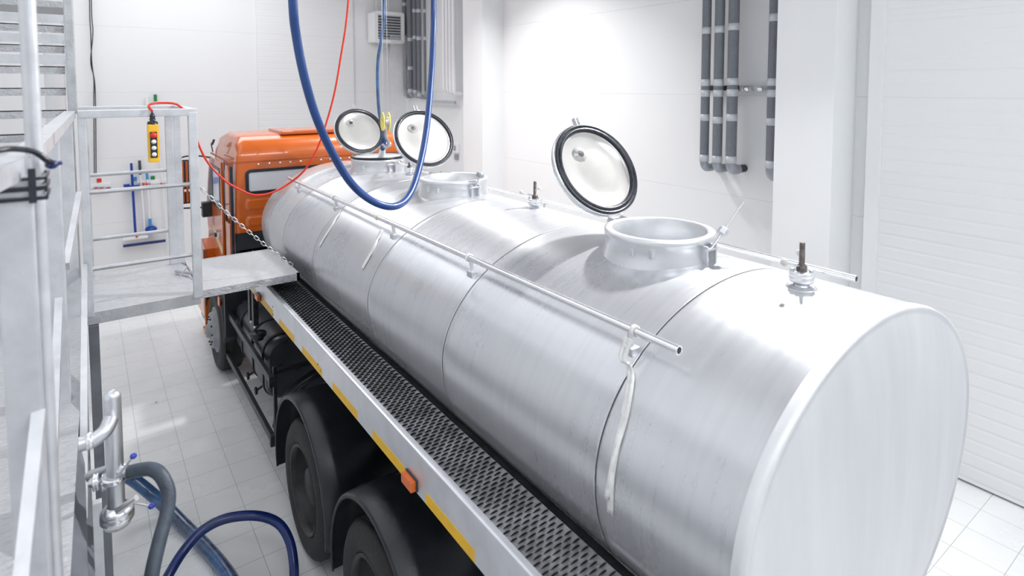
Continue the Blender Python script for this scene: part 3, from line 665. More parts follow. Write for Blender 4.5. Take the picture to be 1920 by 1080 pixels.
def ribbon(name,pix,w,mname,lab,cat,group=None,start=None,lift=.008):
    pts=[tank_pt(a,b_,lift)[0] for a,b_ in pix]
    if start is not None: pts=[Vector(s) for s in start]+pts
    sp=spline(pts,5); vs=[]
    for i,p_ in enumerate(sp):
        t=(sp[min(i+1,len(sp)-1)]-sp[max(i-1,0)]).normalized(); sd=Vector((0,1,0)); sd=(sd-t*sd.dot(t)).normalized()
        ww=w*(.6+.4*math.sin(i*1.3)**2) if i<len(sp)*.4 else w
        nn=t.cross(sd); 
        vs+= [p_-sd*ww/2,p_+nn*(.006*math.sin(i*.9)),p_+sd*ww/2]
    mb=MB(); mb.add(vs,[(i*3+k,i*3+k+1,(i+1)*3+k+1,(i+1)*3+k) for i in range(len(sp)-1) for k in(0,1)],0,True)
    o=mb.build(name,mname); md=o.modifiers.new('t','SOLIDIFY'); md.thickness=.002
    tag(o,lab,cat,group); return o
tie(1190,632,'white cloth ring knotted on the rail near its cut end')
tie(880,501,'white cloth ring on the rail by the middle seam')
tie(708,422,'white cloth ring on the rail second from the cab')
tie(627,382,'white cloth ring on the rail closest to the cab')
yy=PX(1190,632,1.758).y
ribbon('fabric_strip',[(1183,690),(1176,760),(1160,830),(1150,890),(1147,962)],.030,'strip','long torn white cloth strip hanging down the tank from the rail end','strip','torn cloth strips hanging on the tank',start=[(1.735,yy,2.50),(1.70,yy,2.42)])
ribbon('fabric_strip',[(1188,700),(1178,780),(1155,860),(1141,932)],.020,'strip','shorter torn white strip just left of the long one','strip','torn cloth strips hanging on the tank',start=[(1.735,yy+.02,2.50),(1.70,yy+.02,2.42)],lift=.012)
ribbon('fabric_strip',[(640,394),(630,412),(613,440),(600,462)],.035,'strip','white cloth strip on the tank closest to the cab','strip','torn cloth strips hanging on the tank')
ribbon('fabric_strip',[(716,432),(708,452),(695,478),(680,505)],.04,'strip','white cloth strip on the tank under the blue hose loop','strip','torn cloth strips hanging on the tank')

# ------------------------------------------------------------------ gallery with gate and flap
G=thing('loading_gallery',(0,5.6,0),'grey welded metal gallery with railings and a fold-down gangway beside the truck','platform')
DZ=1.90; GY0,GY1=5.10,6.10
b=MB().box((-.05,GY0,DZ-.006),(.66,GY1,DZ)); b.build('deck','deck',G,label='grey chequered deck sheet')
b=MB(); b.box((-.06,GY0-.02,DZ-.085),(.675,GY0+.0,DZ+.001)); b.box((-.06,GY1,DZ-.085),(.675,GY1+.02,DZ+.001)); b.box((.655,GY0,DZ-.085),(.675,GY1,DZ-.007))
b.build('deck_edge_beam','galv',G)
f=MB(); f.box((.69,GY0+.03,DZ-.02),(1.44,GY1-.03,DZ+.004)); f.box((.69,GY0+.02,DZ-.055),(1.445,GY0+.045,DZ+.006)); f.box((.69,GY1-.045,DZ-.055),(1.445,GY1-.02,DZ+.006)); f.box((1.42,GY0+.02,DZ-.055),(1.445,GY1-.02,DZ+.006))
fl=f.build('gangway_flap','deck',G,label='worn grey fold-down gangway reaching over the walkway')
MB().tube([(.68,GY0+.02,DZ-.02),(.68,GY1-.02,DZ-.02)],.012,8).build('flap_hinge','steel',fl)
hk=MB(); hk.tube([(.60,5.62,DZ+.01),(.66,5.60,DZ+.10),(.70,5.58,DZ+.01)],.008,6); hk.tube([(.58,5.75,DZ+.02),(.70,5.55,DZ+.03)],.014,8); hk.build('flap_catch','steel',G)
RZ=3.315; w_=.062
def post(x,y,z0,z1,m='galv_white',w=w_): return MB().rbox((x-w/2,y-w/2,z0),(x+w/2,y+w/2,z1),.006).build('post',m,G)
post(.66,GY0,DZ-.03,RZ); post(.60,GY1,DZ,RZ); post(-.025,GY0,DZ-.03,RZ,w=.05); post(-.02,GY1,DZ,RZ); post(.66,GY1,DZ,RZ)
r_=MB(); r_.rbox((-.05,GY0-.03,RZ-.028),(.69,GY0+.03,RZ+.028),.006); r_.rbox((-.05,GY1-.03,RZ-.028),(.69,GY1+.03,RZ+.028),.006); r_.rbox((.63,GY0,RZ-.028),(.69,GY1,RZ+.028),.006); r_.build('top_rail','galv_white',G)
for y in(GY0,GY1):
    for z in(2.76,2.21): MB().tube([(-.03,y,z),(.64,y,z)],.016,10).build('mid_rail','galv',G)
# near part of the gallery: posts, long handrail, braces
post(-.115,5.10,0,RZ+.0,w=.075)
post(-.075,5.22,RZ,ZC,'galv',.055)
post(-.16,3.72,0,RZ,w=.095); 
post(-.160,2.02,0,3.27,w=.075)
MB().tube([(-.120,2.10,0),(-.120,2.10,ZC)],.020,14).build('round_post','galv_white',G,label='blurred white round post rising to the ceiling close to the camera')
r_=MB(); r_.bar((-.09,5.1,3.315),(-.155,2.0,3.29),.06,.05); r_.bar((-.155,2.05,3.29),(-.30,1.4,3.26),.06,.055); r_.build('hand_rail','galv_white',G)
# lower frame
MB().rbox((-.04,5.06,0),(.022,5.14,DZ-.09),.005).build('leg','channel',G)
MB().bar((-.045,5.05,2.24),(-.075,2.25,1.55),.03,.06).build('brace','galv_white',G)
MB().bar(PY(149,365,4.6),PY(124,500,3.9),.03,.045).build('brace','galv_white',G)
MB().bar((-.14,3.6,2.45),(-.16,2.2,1.75),.03,.06).build('brace','galv_white',G)
MB().bar((-.13,2.0,2.62),(-.19,1.35,2.05),.03,.05).build('brace','galv_white',G)
b=MB(); pl=[(-.9,.6),(-.118,.6),(-.095,2.34),(-.055,5.09),(-.055,GY1),(-.9,GY1)]; b.prism(pl,DZ-.008,DZ,'z'); b.build('side_deck','deck',G,label='chequered side deck along the left edge')
b=MB(); b.add([(-.122,.6,DZ-.01),(-.059,5.08,DZ-.01),(-.058,5.08,DZ-.19),(-.012,.6,DZ-.19),(-.142,.6,DZ-.01),(-.079,5.08,DZ-.01),(-.078,5.08,DZ-.19),(-.032,.6,DZ-.19)],[(0,1,2,3),(7,6,5,4),(0,4,5,1),(3,2,6,7),(0,3,7,4),(1,5,6,2)]); b.build('side_beam','channel',G,label='dark grey channel under the side deck')
b=MB().box((-.9,.6,DZ-.5),(-.15,4.9,DZ-.2)).build('deck_underside_block','channel',G)  # unseen dark block added so the tank reflects a dark gallery underside
q=PY(184,1000,3.4); MB().rbox((q.x-.02,3.38,0),(q.x+.02,3.42,1.5),.004).build('leg','galv_white',G)
q=PY(200,1000,3.6); MB().rbox((q.x-.022,3.58,0),(q.x+.022,3.63,1.5),.004).build('leg','channel',G)

# stairs -----------------------------------------------------------
ST=thing('metal_stair',(-.7,6.8,0),'galvanised open-riser stair climbing behind the left railing','stairs')
for k in range(11):
    z=2.12+.197*k; y=5.95+.115*k
    t=MB(); t.box((-1.35,y,z-.008),(-.14,y+.11,z)); t.box((-1.35,y,z-.07),(-.14,y+.006,z)); t.build('tread','deck',ST)
    if k>=8: MB().box((-1.35,y-.02,z+.02),(-.14,y-.014,z+.10)).build('riser','galv_white',ST)
MB().bar((-.13,5.9,1.95),(-.13,7.2,4.25),.02,.12).build('stringer','galv',ST)
MB().bar((-1.36,5.9,1.95),(-1.36,7.2,4.25),.02,.12).build('stringer','galv',ST)
UPf=thing('upper_landing',(-.7,7.8,0),'upper metal landing at the head of the open stair','platform')
MB().box((-1.5,7.3,4.28),(-.12,8.6,4.34)).build('landing_deck','deck',UPf)
MB().tube([(-1.5,7.3,5.0),(-.12,7.3,5.0)],.016,8).build('landing_rail','galv',UPf)
MB().tube([(-1.5,7.3,4.65),(-.12,7.3,4.65)],.012,8).build('landing_rail','galv',UPf)
for x in (-.14,-1.48): MB().rbox((x-.025,8.5,0),(x+.025,8.55,4.3),.004).build('landing_post','galv',UPf)
for x,dg in ((-.62,0),(-.36,1)):
    q=PY(285 if not dg else 375,60,9.5)
# white ducts behind the stair
for i,(px,dia,lab) in enumerate(((98,.22,'broad white duct rising behind the stairs, left one'),(119,.10,'slim white duct rising behind the stairs, right one'))):
    a=PY(px,40,9.6); o=MB().tube([(a.x,9.6,0),(a.x,9.6,ZC)],dia/2,20).build('wall_duct','whitepipe'); tag(o,lab,'duct')
# dark upright hoses between posts
for px,m_,lab in((125,'blue_dk','dark navy hose hanging upright behind the left posts, nearer the gate'),(97,'blue_grey','mottled blue hose hanging upright behind the left posts, nearer the camera')):
    a=PY(px,300,5.6 if px>130 else 5.2); o=MB().tube(spline([(a.x,a.y,3.25),(a.x+.01,a.y,2.9),(a.x-.01,a.y,2.4),(a.x,a.y,1.92)],6),.022,12).build('coiled_hose',m_); tag(o,lab,'hose')
# dark cable ties on the near post
o=MB()
for z,hh in((3.262,.004),(3.236,.006),(3.210,.005)):
    for a_,b2 in (((-.205,1.972),(-.095,1.978)),((-.205,2.122),(-.095,2.128)),((-.211,1.972),(-.205,2.128)),((-.095,1.972),(-.089,2.128))):
        o.box((a_[0],a_[1],z-hh),(b2[0],b2[1],z+hh))
o.box((-.128,1.962,3.20),(-.112,1.972,3.29))
sp=spline([(-.22,1.9,3.33),(-.17,1.95,3.345),(-.12,2.03,3.33),(-.09,2.05,3.30),(-.075,2.05,3.292)],6); o.tube(sp,.008,8)
o=o.build('cable_tie_bundle','rubber'); tag(o,'blurred dark cable ties wrapped round the nearest railing corner','cable tie')
o=MB().ball((-.082,2.06,3.288),.016,0,10,(1,1,.8)).tube([(-.09,2.05,3.285),(-.06,2.06,3.292)],.006,6).build('tie_knot','blue_dk'); tag(o,'small navy knot sticking out of the dark cable ties','knot')

# chain ------------------------------------------------------------
ch=MB(); a=PY(365,347,5.10)+Vector((.02,0,0)); b_=PY(548,497,5.16)
nl=26; L_=(b_-a)
for i in range(nl):
    t0=i/nl; t1=(i+1)/nl
    def cp(t): return a+L_*t+Vector((0,0,-.03*4*t*(1-t)))
    p0,p1=cp(t0-.15/nl),cp(t1+.15/nl); d_=(p1-p0).normalized(); s1=d_.cross(Vector((0,1,0))).normalized(); s2=d_.cross(s1)
    s_=(s1 if i%2 else s2)*.011; ln=(p1-p0).length
    path=[p0+d_*ln*.08,p0+d_*.004+s_*.0,p0+d_*ln*.12+s_,p1-d_*ln*.12+s_,p1-d_*.004,p1-d_*ln*.12-s_,p0+d_*ln*.12-s_]
    path=[p0,p0+d_*ln*.14+s_,p1-d_*ln*.14+s_,p1,p1-d_*ln*.14-s_,p0+d_*ln*.14-s_,p0]
    ch.tube(path,.0035,6,cap=False)
o=ch.build('safety_chain','steel'); tag(o,'steel link chain from the gate post down to the gangway flap','chain')

# pendant and red cable --------------------------------------------
pc=PY(287,265,5.05); PN=thing('pendant_control',(pc.x,5.04,2.954),'yellow push-button pendant hanging from the gate top rail','controller')
x=pc.x; 
pb=MB().rbox((x-.036,5.00,2.954),(x+.036,5.065,3.235),.012).build('housing','yellow',PN)
MB().rbox((x-.022,4.994,2.99),(x+.022,5.002,3.18),.004).build('button_panel','black',PN)
for i,z in enumerate((3.155,3.108,3.062,3.015)):
    if i==0: MB().lathe([(.022,0),(.022,.014),(.0001,.016)],(x,4.996,z),(0,-1,0),18).build('stop_button','red_clip',PN,label='red mushroom button')
    else: MB().lathe([(.014,0),(.016,.004),(.012,.006),(.011,.010),(.0001,.011)],(x,4.994,z),(0,-1,0),18).build('button','white',PN,label='white ringed button')
MB().lathe([(.035,0),(.033,.02),(.017,.025),(.02,.04),(.016,.05),(.019,.06),(.015,.07),(.0001,.10)],(x,5.035,3.232),(0,0,1),16).build('cable_gland','rubber',PN)
rc=[Vector((x,5.035,3.33)),PY(279,200,5.06),PY(283,195,5.10),PY(300,193,5.13),PY(325,194,5.14),PY(338,200,5.14),PY(352,215,5.20),PY(364,242,5.25)]
rc+=[P(372,270,4.7),P(390,305,4.75),P(420,337,4.8),P(450,356,4.85),P(480,366,4.9),P(510,361,4.95),P(540,345,5.0),P(570,320,5.0),P(594,280,5.0),P(612,230,5.0),P(628,170,5.0),P(640,100,5.0),P(648,50,5.0),P(654,-10,5.0),P(662,-110,5.0),P(666,-400,5.0)]
o=MB().tube(spline(rc,6),.0085,8).build('control_cable','red'); tag(o,'red cable drooping from the ceiling past the cab to the yellow pendant','cable')

# hanging hoses ----------------------------------------------------
hp=[P(536,-520,2.75),P(542,-200,2.75),P(549,0,2.75),P(556,70,2.8),P(572,150,2.85),P(595,225,2.95),P(625,290,3.1),P(660,345,3.25),P(700,378,3.4),P(740,387,3.5),P(768,365,3.65),P(787,310,3.85),P(800,240,4.05),P(808,150,4.25),P(812,70,4.35),P(813,0,4.4),P(813,-200,4.4),P(810,-420,4.4)]
o=MB().tube(spline(hp,8),.0215,16).build('filling_hose','blue'); tag(o,'thick blue hose hanging in a deep loop above the tank','hose')
hp=[P(722,-300,5.9),P(720,0,5.9),P(717,60,5.9),P(709,110,5.9),P(708,160,5.9),P(711,210,5.9),P(719,250,5.9),P(722,262,5.9)]
noz=P(722,262,5.95)
hp=[P(722,-330,5.85),P(720,0,5.85),P(717,60,5.85),P(709,110,5.85),P(708,160,5.85),P(711,210,5.85),P(718,245,5.85),P(720,262,5.85)]
o=MB().tube(spline(hp,6),.016,12).build('filling_hose','blue_grey'); tag(o,'thin blue hose hanging straight down to the far hatch','hose')
a=P(720,262,5.85); NZ=thing('filling_nozzle',(2.50,5.80,2.775),'blue and clear filling nozzle standing on the far hatch cover','nozzle')
b_=Vector((2.50,5.80,2.775))
t_=P(720,262,5.85); m1=t_.lerp(b_,.5)
MB().tube([t_+Vector((0,0,.02)),t_,t_.lerp(b_,.55)],[.020,.03,.026],12).build('nozzle_grip','blue',NZ)
MB().tube([t_.lerp(b_,.5),b_],[.028,.042],14).build('nozzle_spout','coverglass',NZ)
MB().ball(t_.lerp(b_,.25)+Vector((.05,-.02,0)),.03).tube([t_.lerp(b_,.2),t_.lerp(b_,.25)+Vector((.05,-.02,0))],.012,8).build('nozzle_valve','steel',NZ)
hb=P(723,228,5.75); HB=thing('hoist_hook_block',tuple(hb),'pale yellow hoist hook block on two thin wires over the far hatch','hoist')
m_=MB()
for s_ in(-.03,.03): m_.prism([(hb.y+.045*math.cos(a),hb.z+.09*math.sin(a)) for a in [2*PI*i/16 for i in range(16)]],hb.x+s_-.006,hb.x+s_+.006,'x')
m_.build('block_cheek','yellow_pale',HB)
MB().lathe([(.05,-.022),(.035,-.01),(.035,.01),(.05,.022)],hb,(1,0,0),20).build('sheave','steel',HB)
MB().tube(spline([hb+Vector((0,0,-.08)),hb+Vector((0,0,-.15)),hb+Vector((.03,0,-.21)),hb+Vector((.0,0,-.26)),hb+Vector((-.035,0,-.22))],5),.014,8).build('hook','elbow',HB)
for s_ in(-.028,.028): MB().tube([hb+Vector((s_,0,.06)),(hb.x+s_*.4,hb.y,ZC)],.0025,5).build('wire_rope','steel',HB)

# floor hoses and standpipe ---------------------------------------
SP=thing('stainless_standpipe',(.05,2.8,0),'stainless dairy standpipe with elbow, clamps and blue knobbed handles','pipe')
Yp=2.8
def q_(x,y,Y=Yp): return PY(x,y,Y)
top=q_(210,745); bot=q_(219,962)
MB().tube([top+Vector((0,0,.0)),bot],.031,20).build('riser_pipe','steel',SP,label='upright stainless tube')
MB().ball(top,.031,0,20).build('pipe_cap','steel',SP)
el=spline([q_(147,834,2.72),q_(158,831,2.72),q_(175,825,2.72),q_(197,808,2.73),q_(208,785,2.76)],6)
MB().tube(el,.027,18).build('elbow_pipe','steel',SP,label='bent stainless branch')
MB().lathe([(.029,-.012),(.033,-.01),(.033,.01),(.029,.012)],q_(168,827,2.72),(el[6]-el[4]),20,close=True).build('pipe_collar','steel_bright',SP)
def clampring(c,r,h,ax=(0,0,1)):
    return MB().lathe([(r-.006,-h),(r+.006,-h),(r+.010,-h*.5),(r+.004,0),(r+.010,h*.5),(r+.006,h),(r-.006,h)],c,ax,24,close=True)
clampring(q_(214,897),.034,.012).build('clamp_ring','steel_bright',SP)
bt=q_(220,968); MB().lathe([(.034,.05),(.05,.04),(.058,.03),(.060,.02),(.056,.014),(.060,.008),(.060,-.008),(.056,-.014),(.045,-.035),(.0001,-.035)],bt,(0,0,1),28).build('end_coupling','steel_bright',SP,label='heavy union nut at the foot')
for (x0,y0,x1,y1) in((218,897,250,855),(238,940,284,949)):
    s0,s1=q_(x0,y0,2.74),q_(x1,y1,2.68)
    if y0==940: MB().tube([q_(222,958,2.76),q_(256,933,2.72)],[.016,.012],10).build('lever_arm','steel_bright',SP)
    MB().tube([s0,s1],.0045,8).build('lever_rod','steel',SP)
    MB().ball(s1,.0125,0,14,(1,1,.9)).build('lever_knob','blue_knob',SP,label='glossy dark blue ball knob')
s0=q_(218,882,2.79); s1=q_(246,884,2.76)
MB().tube([q_(172,905,2.85),q_(192,903,2.82),s0,s1],.020,14).build('branch_pipe','steel',SP)
for px in(180,196,236): 
    c=q_(px,904 if px<200 else 883,2.82); clampring(c,.024,.010,(1,-.1,0)).build('clamp_ring','steel_bright',SP)
MB().bar(q_(165,893,2.9),q_(206,880,2.84),.03,.03).build('pipe_bracket','steel',SP)
# slate hose
hz=[s1+Vector((-.01,0,0)),q_(262,881,2.74),q_(285,880,2.70),q_(303,893,2.66),q_(316,925,2.62),q_(312,965,2.58),q_(300,1010,2.53),q_(288,1060,2.48),q_(280,1110,2.44),q_(270,1200,2.38)]
o=MB().tube(spline(hz,8),.026,18).build('outlet_hose','slate'); tag(o,'slate grey rubber hose arching down from the standpipe','hose')
def flo(x,y,z=.03): return PZ(x,y,z)
# wet blue hose lying on the floor
hz=[flo(236,893,.35),flo(255,903,.28),flo(300,940,.12),flo(345,985,.05),flo(380,1020,.045),flo(415,1060,.045),flo(440,1100,.045),flo(480,1200,.045)]
o=MB().tube(spline(hz,8),.048,18).build('wash_hose','blue_grey'); tag(o,'fat wet mottled blue hose lying on the tiles behind the slate hose','hose')
hz=[P(296,1120,2.9),P(318,1075,2.95),P(345,1030,3.0),P(380,992,3.1),P(425,970,3.2),P(480,965,3.35),P(520,978,3.45),P(542,1010,3.5),P(551,1060,3.5),P(552,1120,3.5),P(545,1200,3.5)]
hz=[flo(x_,y_,z_) for x_,y_,z_ in((300,1110,.30),(318,1075,.36),(345,1032,.42),(380,994,.48),(425,972,.5),(480,967,.46),(520,980,.38),(542,1012,.28),(551,1060,.16),(550,1110,.05),(540,1180,.04))]
o=MB().tube(spline(hz,8),.032,18).build('wash_hose','blue_dk'); tag(o,'deep blue hose rising in a loop in front of the rear wheel','hose')
o=MB().ball(flo(292,753,.012),.014,0,8,(1,1,.6)).build('floor_pebble','white'); tag(o,'tiny white crumb lying on the floor tiles','crumb')

# ------------------------------------------------------------------ wall pipes
def wallpipe(name,px,xw,r,ztop,pyb,bands,lab,group,m='lag',run=.3,bm='band'):
    a=PX(px,pyb,xw); y=a.y; z=a.z
    t=thing(name,(xw,y,z),lab,'pipe',group)
    MB().tube([(xw,y,z+.11),(xw,y,ztop)],r,18).build('pipe_run',m,t)
    re=r*.95
    path=[Vector((xw,y,z+.12)),Vector((xw,y,z+.04))]+[Vector((xw+.07-.07*math.cos(t_),y,z+.04-.07*math.sin(t_))) for t_ in(.4,.8,1.2,1.57)]+[Vector((xw+.14,y,z-.03))]
    MB().tube(path,re,16).build('elbow','elbow' if m=='lag' else m,t)
    MB().tube([(xw+.12,y,z-.03),(XR-.001,y,z-.03)],re*.8,14).build('wall_stub',m if m!='lag' else 'rubber',t)
    if bm:
        for pyy in bands:
            zz=PX(px,pyy,xw).z; MB().lathe([(r,-.04),(r+.004,-.04),(r+.004,.04),(r,.04)],(xw,y,zz),(0,0,1),18,close=True).build('pipe_band',bm,t)
    return t
RX=5.98
wallpipe('wall_pipe',1320,RX,.052,ZC,310,(58,155,175,220,296),'foam-clad grey pipe, leftmost of the right wall trio','foam clad pipes on the right wall')
wallpipe('wall_pipe',1344,RX,.056,ZC,312,(56,155,175,225,298),'foam-clad grey pipe, middle of the right wall trio','foam clad pipes on the right wall')
wallpipe('wall_pipe',1370,RX,.060,ZC,314,(51,153,174,220,299),'foam-clad grey pipe, rightmost of the right wall trio','foam clad pipes on the right wall')
wallpipe('wall_pipe',1446,RX,.062,ZC,326,(34,154,175,228,308),'foam-clad grey pipe standing alone beside the white column','foam clad pipes on the right wall')
a=PX(1325,165,6.17); b_=PX(1452,168,6.17)
br=thing('pipe_rail',(6.18,(a.y+b_.y)/2,a.z),'dark horizontal rail carrying the grey pipes on the right wall','bracket')
MB().box((6.15,b_.y,a.z-.035),(6.20,PX(1385,166,6.17).y,a.z+.03)).build('rail_channel','band',br)
MB().box((6.145,PX(1388,166,6.17).y,a.z-.03),(6.19,a.y,a.z+.03)).build('rail_channel','blackm',br)
for yy in (a.y,b_.y): MB().box((6.15,yy-.02,a.z-.03),(XR-.001,yy+.02,a.z+.03)).build('rail_foot','blackm',br)
for px in(1400,1427):
    q=PX(px,167,6.10); MB().lathe([(.045,-.02),(.055,-.02),(.055,.02),(.045,.02)],q,(0,0,1),18,close=True).build('pipe_clip','steel_bright',br); MB().tube([q+Vector((.04,0,0)),q+Vector((.08,0,0))],.012,8).build('clip_stud','rust',br)
RX2=6.08
for px,r,pb,bd,lab in ((760,.055,178,(8,),'grey foam-clad pipe nearest the back corner'),(770,.062,176,(74,128,170),'grey foam-clad pipe second from the back corner'),(779,.050,178,(20,70,172),'grey foam-clad pipe third from the back corner'),(786.5,.050,180,(20,72,178),'grey foam-clad pipe fourth from the back corner'),(797.5,.028,180,(20,72),'slim grey pipe, last of the back corner group')):
    wallpipe('wall_pipe',px,RX2,r,ZC,pb,bd,lab,'grey pipes in the back corner')
for px,r,lab in ((833,.040,'white pipe, first of the white group from the corner'),(839,.040,'white pipe, second of the white group from the corner'),(845,.040,'white pipe, third of the white group from the corner'),(851.5,.045,'white pipe closest to the far column')):
    wallpipe('wall_pipe',px,5.95,r,ZC,168+(px-833)*.3,(),lab,'white pipes beside the far column',m='whitepipe',bm=None)
q=PX(825,191,6.1); o=MB().tube([(6.12,q.y+.6,q.z),(6.12,q.y-.6,q.z)],.03,10).tube([(6.12,q.y+.4,q.z),(XR,q.y+.4,q.z)],.02,8).tube([(6.12,q.y-.4,q.z),(XR,q.y-.4,q.z)],.02,8).build('level_pipe','band'); tag(o,'short pale horizontal pipe under the white pipes','pipe')

# heater -----------------------------------------------------------
hx0,hx1,hz0,hz1=5.28,5.98,4.52,5.20
HT=thing('unit_heater',((hx0+hx1)/2,YB,hz0),'square white fan heater with grey louvres high in the back corner','heater')
m_=MB(); m_.rbox((hx0,12.55,hz0),(hx1,12.95,hz1),.04); m_.build('casing','white',HT)
m_=MB(); ringprism(m_,hx0-.01,hx1+.01,hz0-.01,hz1+.01,.05,.08,12.50,12.56); m_.build('front_frame','white',HT)
MB().box((hx0+.06,12.535,hz0+.06),(hx1-.06,12.552,hz1-.06)).build('grille_back','dark',HT)
for i in range(9):
    z=hz0+.09+i*.062; MB().box((hx0+.07,12.50,z),(hx1-.07,12.506,z+.042),0,Matrix.Translation((0,12.5,z))@Matrix.Rotation(-.6,4,'X')@Matrix.Translation((0,-12.5,-z))).build('louvre','band',HT)
MB().bar(((hx0+.2),12.9,hz1),((hx0+.2),12.9,ZC),.02).build('hanger','white',HT)
MB().bar(((hx1-.2),12.9,hz1),((hx1-.2),12.9,ZC),.02).build('hanger','white',HT)
MB().box((hx0+.25,12.9,hz0-.1),(hx0+.45,YB-.001,hz0+.1)).build('wall_bracket','white',HT)
ff=MB(); vs=[]; 
for i in range(12):
    for j_ in range(8): vs.append((5.62+j_*.06+.02*math.sin(i*1.3),12.49+.015*math.sin(i*2+j_*1.7),4.70-.17*i))
ff.add(vs,[(i*8+k,i*8+k+1,(i+1)*8+k+1,(i+1)*8+k) for i in range(11) for k in range(7)],0,True)
o=ff.build('plastic_film','film'); tag(o,'crumpled clear plastic film trailing below the fan heater','film')

# cleaning tools on the back wall ---------------------------------
def bw(x,y,Y=12.93): return PY(x,y,Y)
a=bw(168,351);b_=bw(208,351); o=MB().rbox((a.x,12.95,a.z-.03),(b_.x,13.0,a.z+.05),.01).build('tool_rack','white'); tag(o,'empty short white tool rack left of the blue broom','rack')
for px in(180,190,203):
    q=bw(px,351); MB().rbox((q.x-.04,12.91,q.z-.03),(q.x+.04,12.95,q.z+.005),.01).build('clip','elbow',o); MB().rbox((q.x-.02,12.905,q.z-.02),(q.x+.02,12.91,q.z),.002).build('clip_pad','red_clip',o)
a=bw(257,345);b_=bw(314,342); o=MB().rbox((a.x,12.95,a.z-.03),(b_.x,13.0,a.z+.05),.01).build('tool_rack','white'); tag(o,'white tool rack holding the brooms on the back wall','rack')
for px in(262,269,275,280,303,308): 
    q=bw(px,344); MB().rbox((q.x-.018,12.91,q.z-.03),(q.x+.018,12.95,q.z+.01),.006).build('clip','red_clip' if px%2 else 'elbow',o)
for px,py,m_,lab in((186,339,'red_clip','small red square tag on the back wall'),(253,336,'cyan_tool','small light blue square tag on the back wall'),(287,334,'green','small dark green square tag on the back wall')):
    q=bw(px,py); o=MB().rbox((q.x-.035,12.985,q.z-.035),(q.x+.035,12.998,q.z+.035),.004).build('colour_tag',m_); tag(o,lab,'tag','colour tags above the tool racks')
def tool(name,lab,cat,parts,Y=12.93):
    a=parts[0][1][0]; t=thing(name,tuple(bw(*a,Y)),lab,cat,'cleaning tools on the back wall')
    for nm,pts,r,m_ in parts: MB().tube([bw(x_,y_,Y) for x_,y_ in pts],r,10).build(nm,m_,t)
    return t
t=tool('broom','long handled broom with a bright blue shaft','broom',[('shaft',[(246,306),(249,355),(254,440)],.022,'blue_tool')],12.88)
q=bw(247,350); m_=MB(); m_.rbox((q.x-.10,12.85,q.z-.07),(q.x+.12,12.93,q.z+.03),.02); m_.rbox((q.x-.13,12.86,q.z+.01),(q.x-.03,12.92,q.z+.06),.01); m_.build('brush_clamp','blue_tool',t)
q=bw(256,444); MB().rbox((q.x-.22,12.85,q.z-.03),(q.x+.18,12.93,q.z+.02),.01).build('squeegee_head','white',t); MB().rbox((q.x-.02,12.84,q.z),(q.x+.02,12.94,q.z+.05),.01).build('joint','red_clip',t)
t=tool('squeegee','white handled squeegee with a wide navy blade','squeegee',[('shaft',[(263,328),(269,400),(273,448)],.016,'white'),('grip',[(261.5,301),(263,327)],.024,'slate')])
q=bw(271,455); MB().rbox((q.x-.34,12.86,q.z-.025),(q.x+.34,12.93,q.z+.02),.008).build('blade','blue_dk',t)
t=tool('floor_brush','white handled brush with light blue grip and round blue head','brush',[('shaft',[(276,335),(279,380),(281,418)],.015,'white'),('grip',[(275.5,325),(276.5,336)],.024,'cyan_tool')])
MB().tube([bw(281,410),bw(282,424)],.028,10).build('socket','cyan_tool',t)
q=bw(283,428); MB().lathe([(.0001,-.04),(.09,-.035),(.10,0),(.06,.035),(.0001,.04)],(q.x,12.90,q.z),(0,-.3,1),20).build('brush_head','blue_tool',t)
t=tool('mop_handle','pale grey pole with a dark green grip leaning at the tool rack','mop',[('shaft',[(291,192),(300,300),(305,350),(316,470)],.014,'white'),('grip',[(291,177),(291.5,190)],.028,'green')])
t=tool('mop_handle','pale pole with a faded grey grip left of the green gripped one','mop',[('shaft',[(276,196),(279,215)],.014,'white'),('grip',[(275,182),(276,197)],.03,'white')])

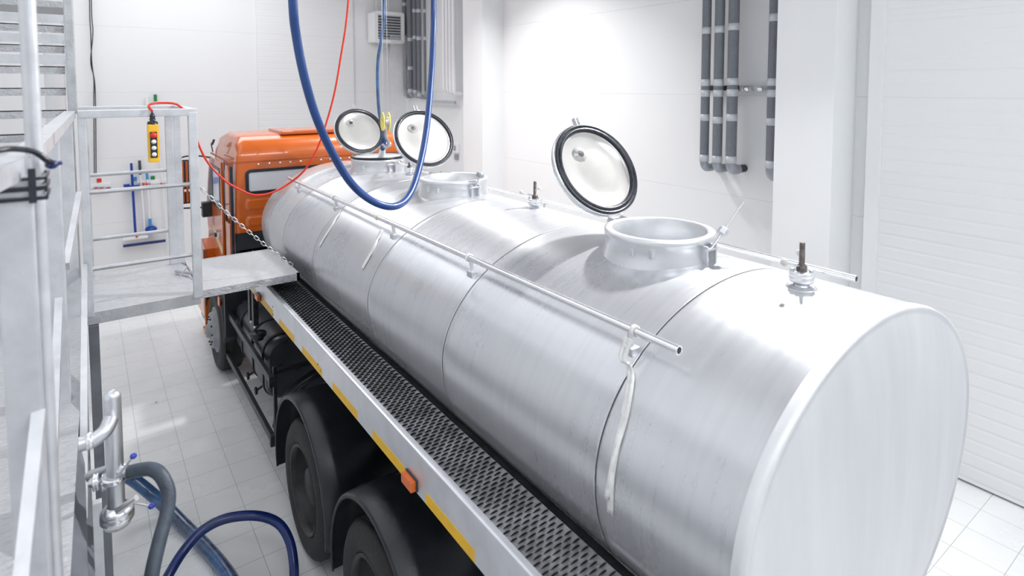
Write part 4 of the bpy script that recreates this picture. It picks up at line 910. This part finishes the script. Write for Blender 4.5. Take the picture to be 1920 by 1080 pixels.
# cables on the wall at upper left --------------------------------
for k,(off,lab) in enumerate(((0,'thin black cable drooping down the wall above the gate'),(3.2,'second thin black cable looping beside the first above the gate'))):
    pts=[PY(168+off,-260,12.9),PY(168+off,0,12.9),PY(170+off*1.3,60,12.9),PY(172-off*.6,115,12.9),PY(176+off*.3,150,12.9),PY(176+off,200,12.9),PY(177+off,330,12.9)]
    o=MB().tube(spline(pts,6),.009,6).build('wall_cable','rubber'); tag(o,lab,'cable')
# sockets at the far right column
q=PX(857,277,6.25); SK=MB().rbox((XR-.06,q.y-.12,q.z-.10),(XR-.002,q.y+.12,q.z+.10),.01).build('socket_box','white'); tag(SK,'small white socket box on the wall right of the middle lid','socket')
MB().rbox((XR-.075,q.y-.05,q.z-.05),(XR-.06,q.y+.05,q.z+.05),.006).build('socket_face','greygrate',SK)
q=PX(857,285,6.25); o=MB().rbox((XR-.03,q.y-.07,q.z-.16),(XR-.002,q.y+.07,q.z-.06),.006).build('wall_switch','greygrate'); tag(o,'small grey switch below the white socket box','switch')

# ------------------------------------------------------------------ light
def area(loc,size,power,rot=(0,0,0),col=(1,1,1),sy=None):
    l=bpy.data.lights.new('area_light','AREA'); l.energy=power; l.color=col; l.shape='RECTANGLE'; l.size=size; l.size_y=sy or size
    o=bpy.data.objects.new('area_light',l); o.location=loc; o.rotation_euler=rot; COL.objects.link(o); return o
def spread(o,deg): o.data.spread=math.radians(deg); return o
spread(area((5.0,2.65,5.65),.22,500,rot=(0,math.radians(42),0),col=(1,.995,.985)),125)
spread(area((4.3,7.2,6.45),.4,330,col=(1,.995,.985)),110)
area((.4,-1.5,6.5),1.6,190,sy=1.6,col=(.95,.975,1))  # added unseen fill above the camera
area((1.5,10.5,6.5),3.5,340,sy=3,col=(.95,.975,1))  # added unseen fill brightening the far end of the bay
area((-.9,6.8,6.5),4.2,300,sy=7,col=(.95,.975,1))  # added unseen fill lifting the left floor, widened to soften its reflection
area((-1.4,.5,6.5),3.6,150,sy=4,col=(.95,.975,1))  # added unseen fill over the near left side
area((3.6,-2.6,6.4),3.0,520,rot=(math.radians(25),0,0),sy=2,col=(.95,.975,1))  # added unseen fill from behind, brightening the end plate and right wall
W=bpy.data.worlds.new('world'); S.world=W; W.use_nodes=True; W.node_tree.nodes['Background'].inputs[0].default_value=(.9,.93,1,1); W.node_tree.nodes['Background'].inputs[1].default_value=.3
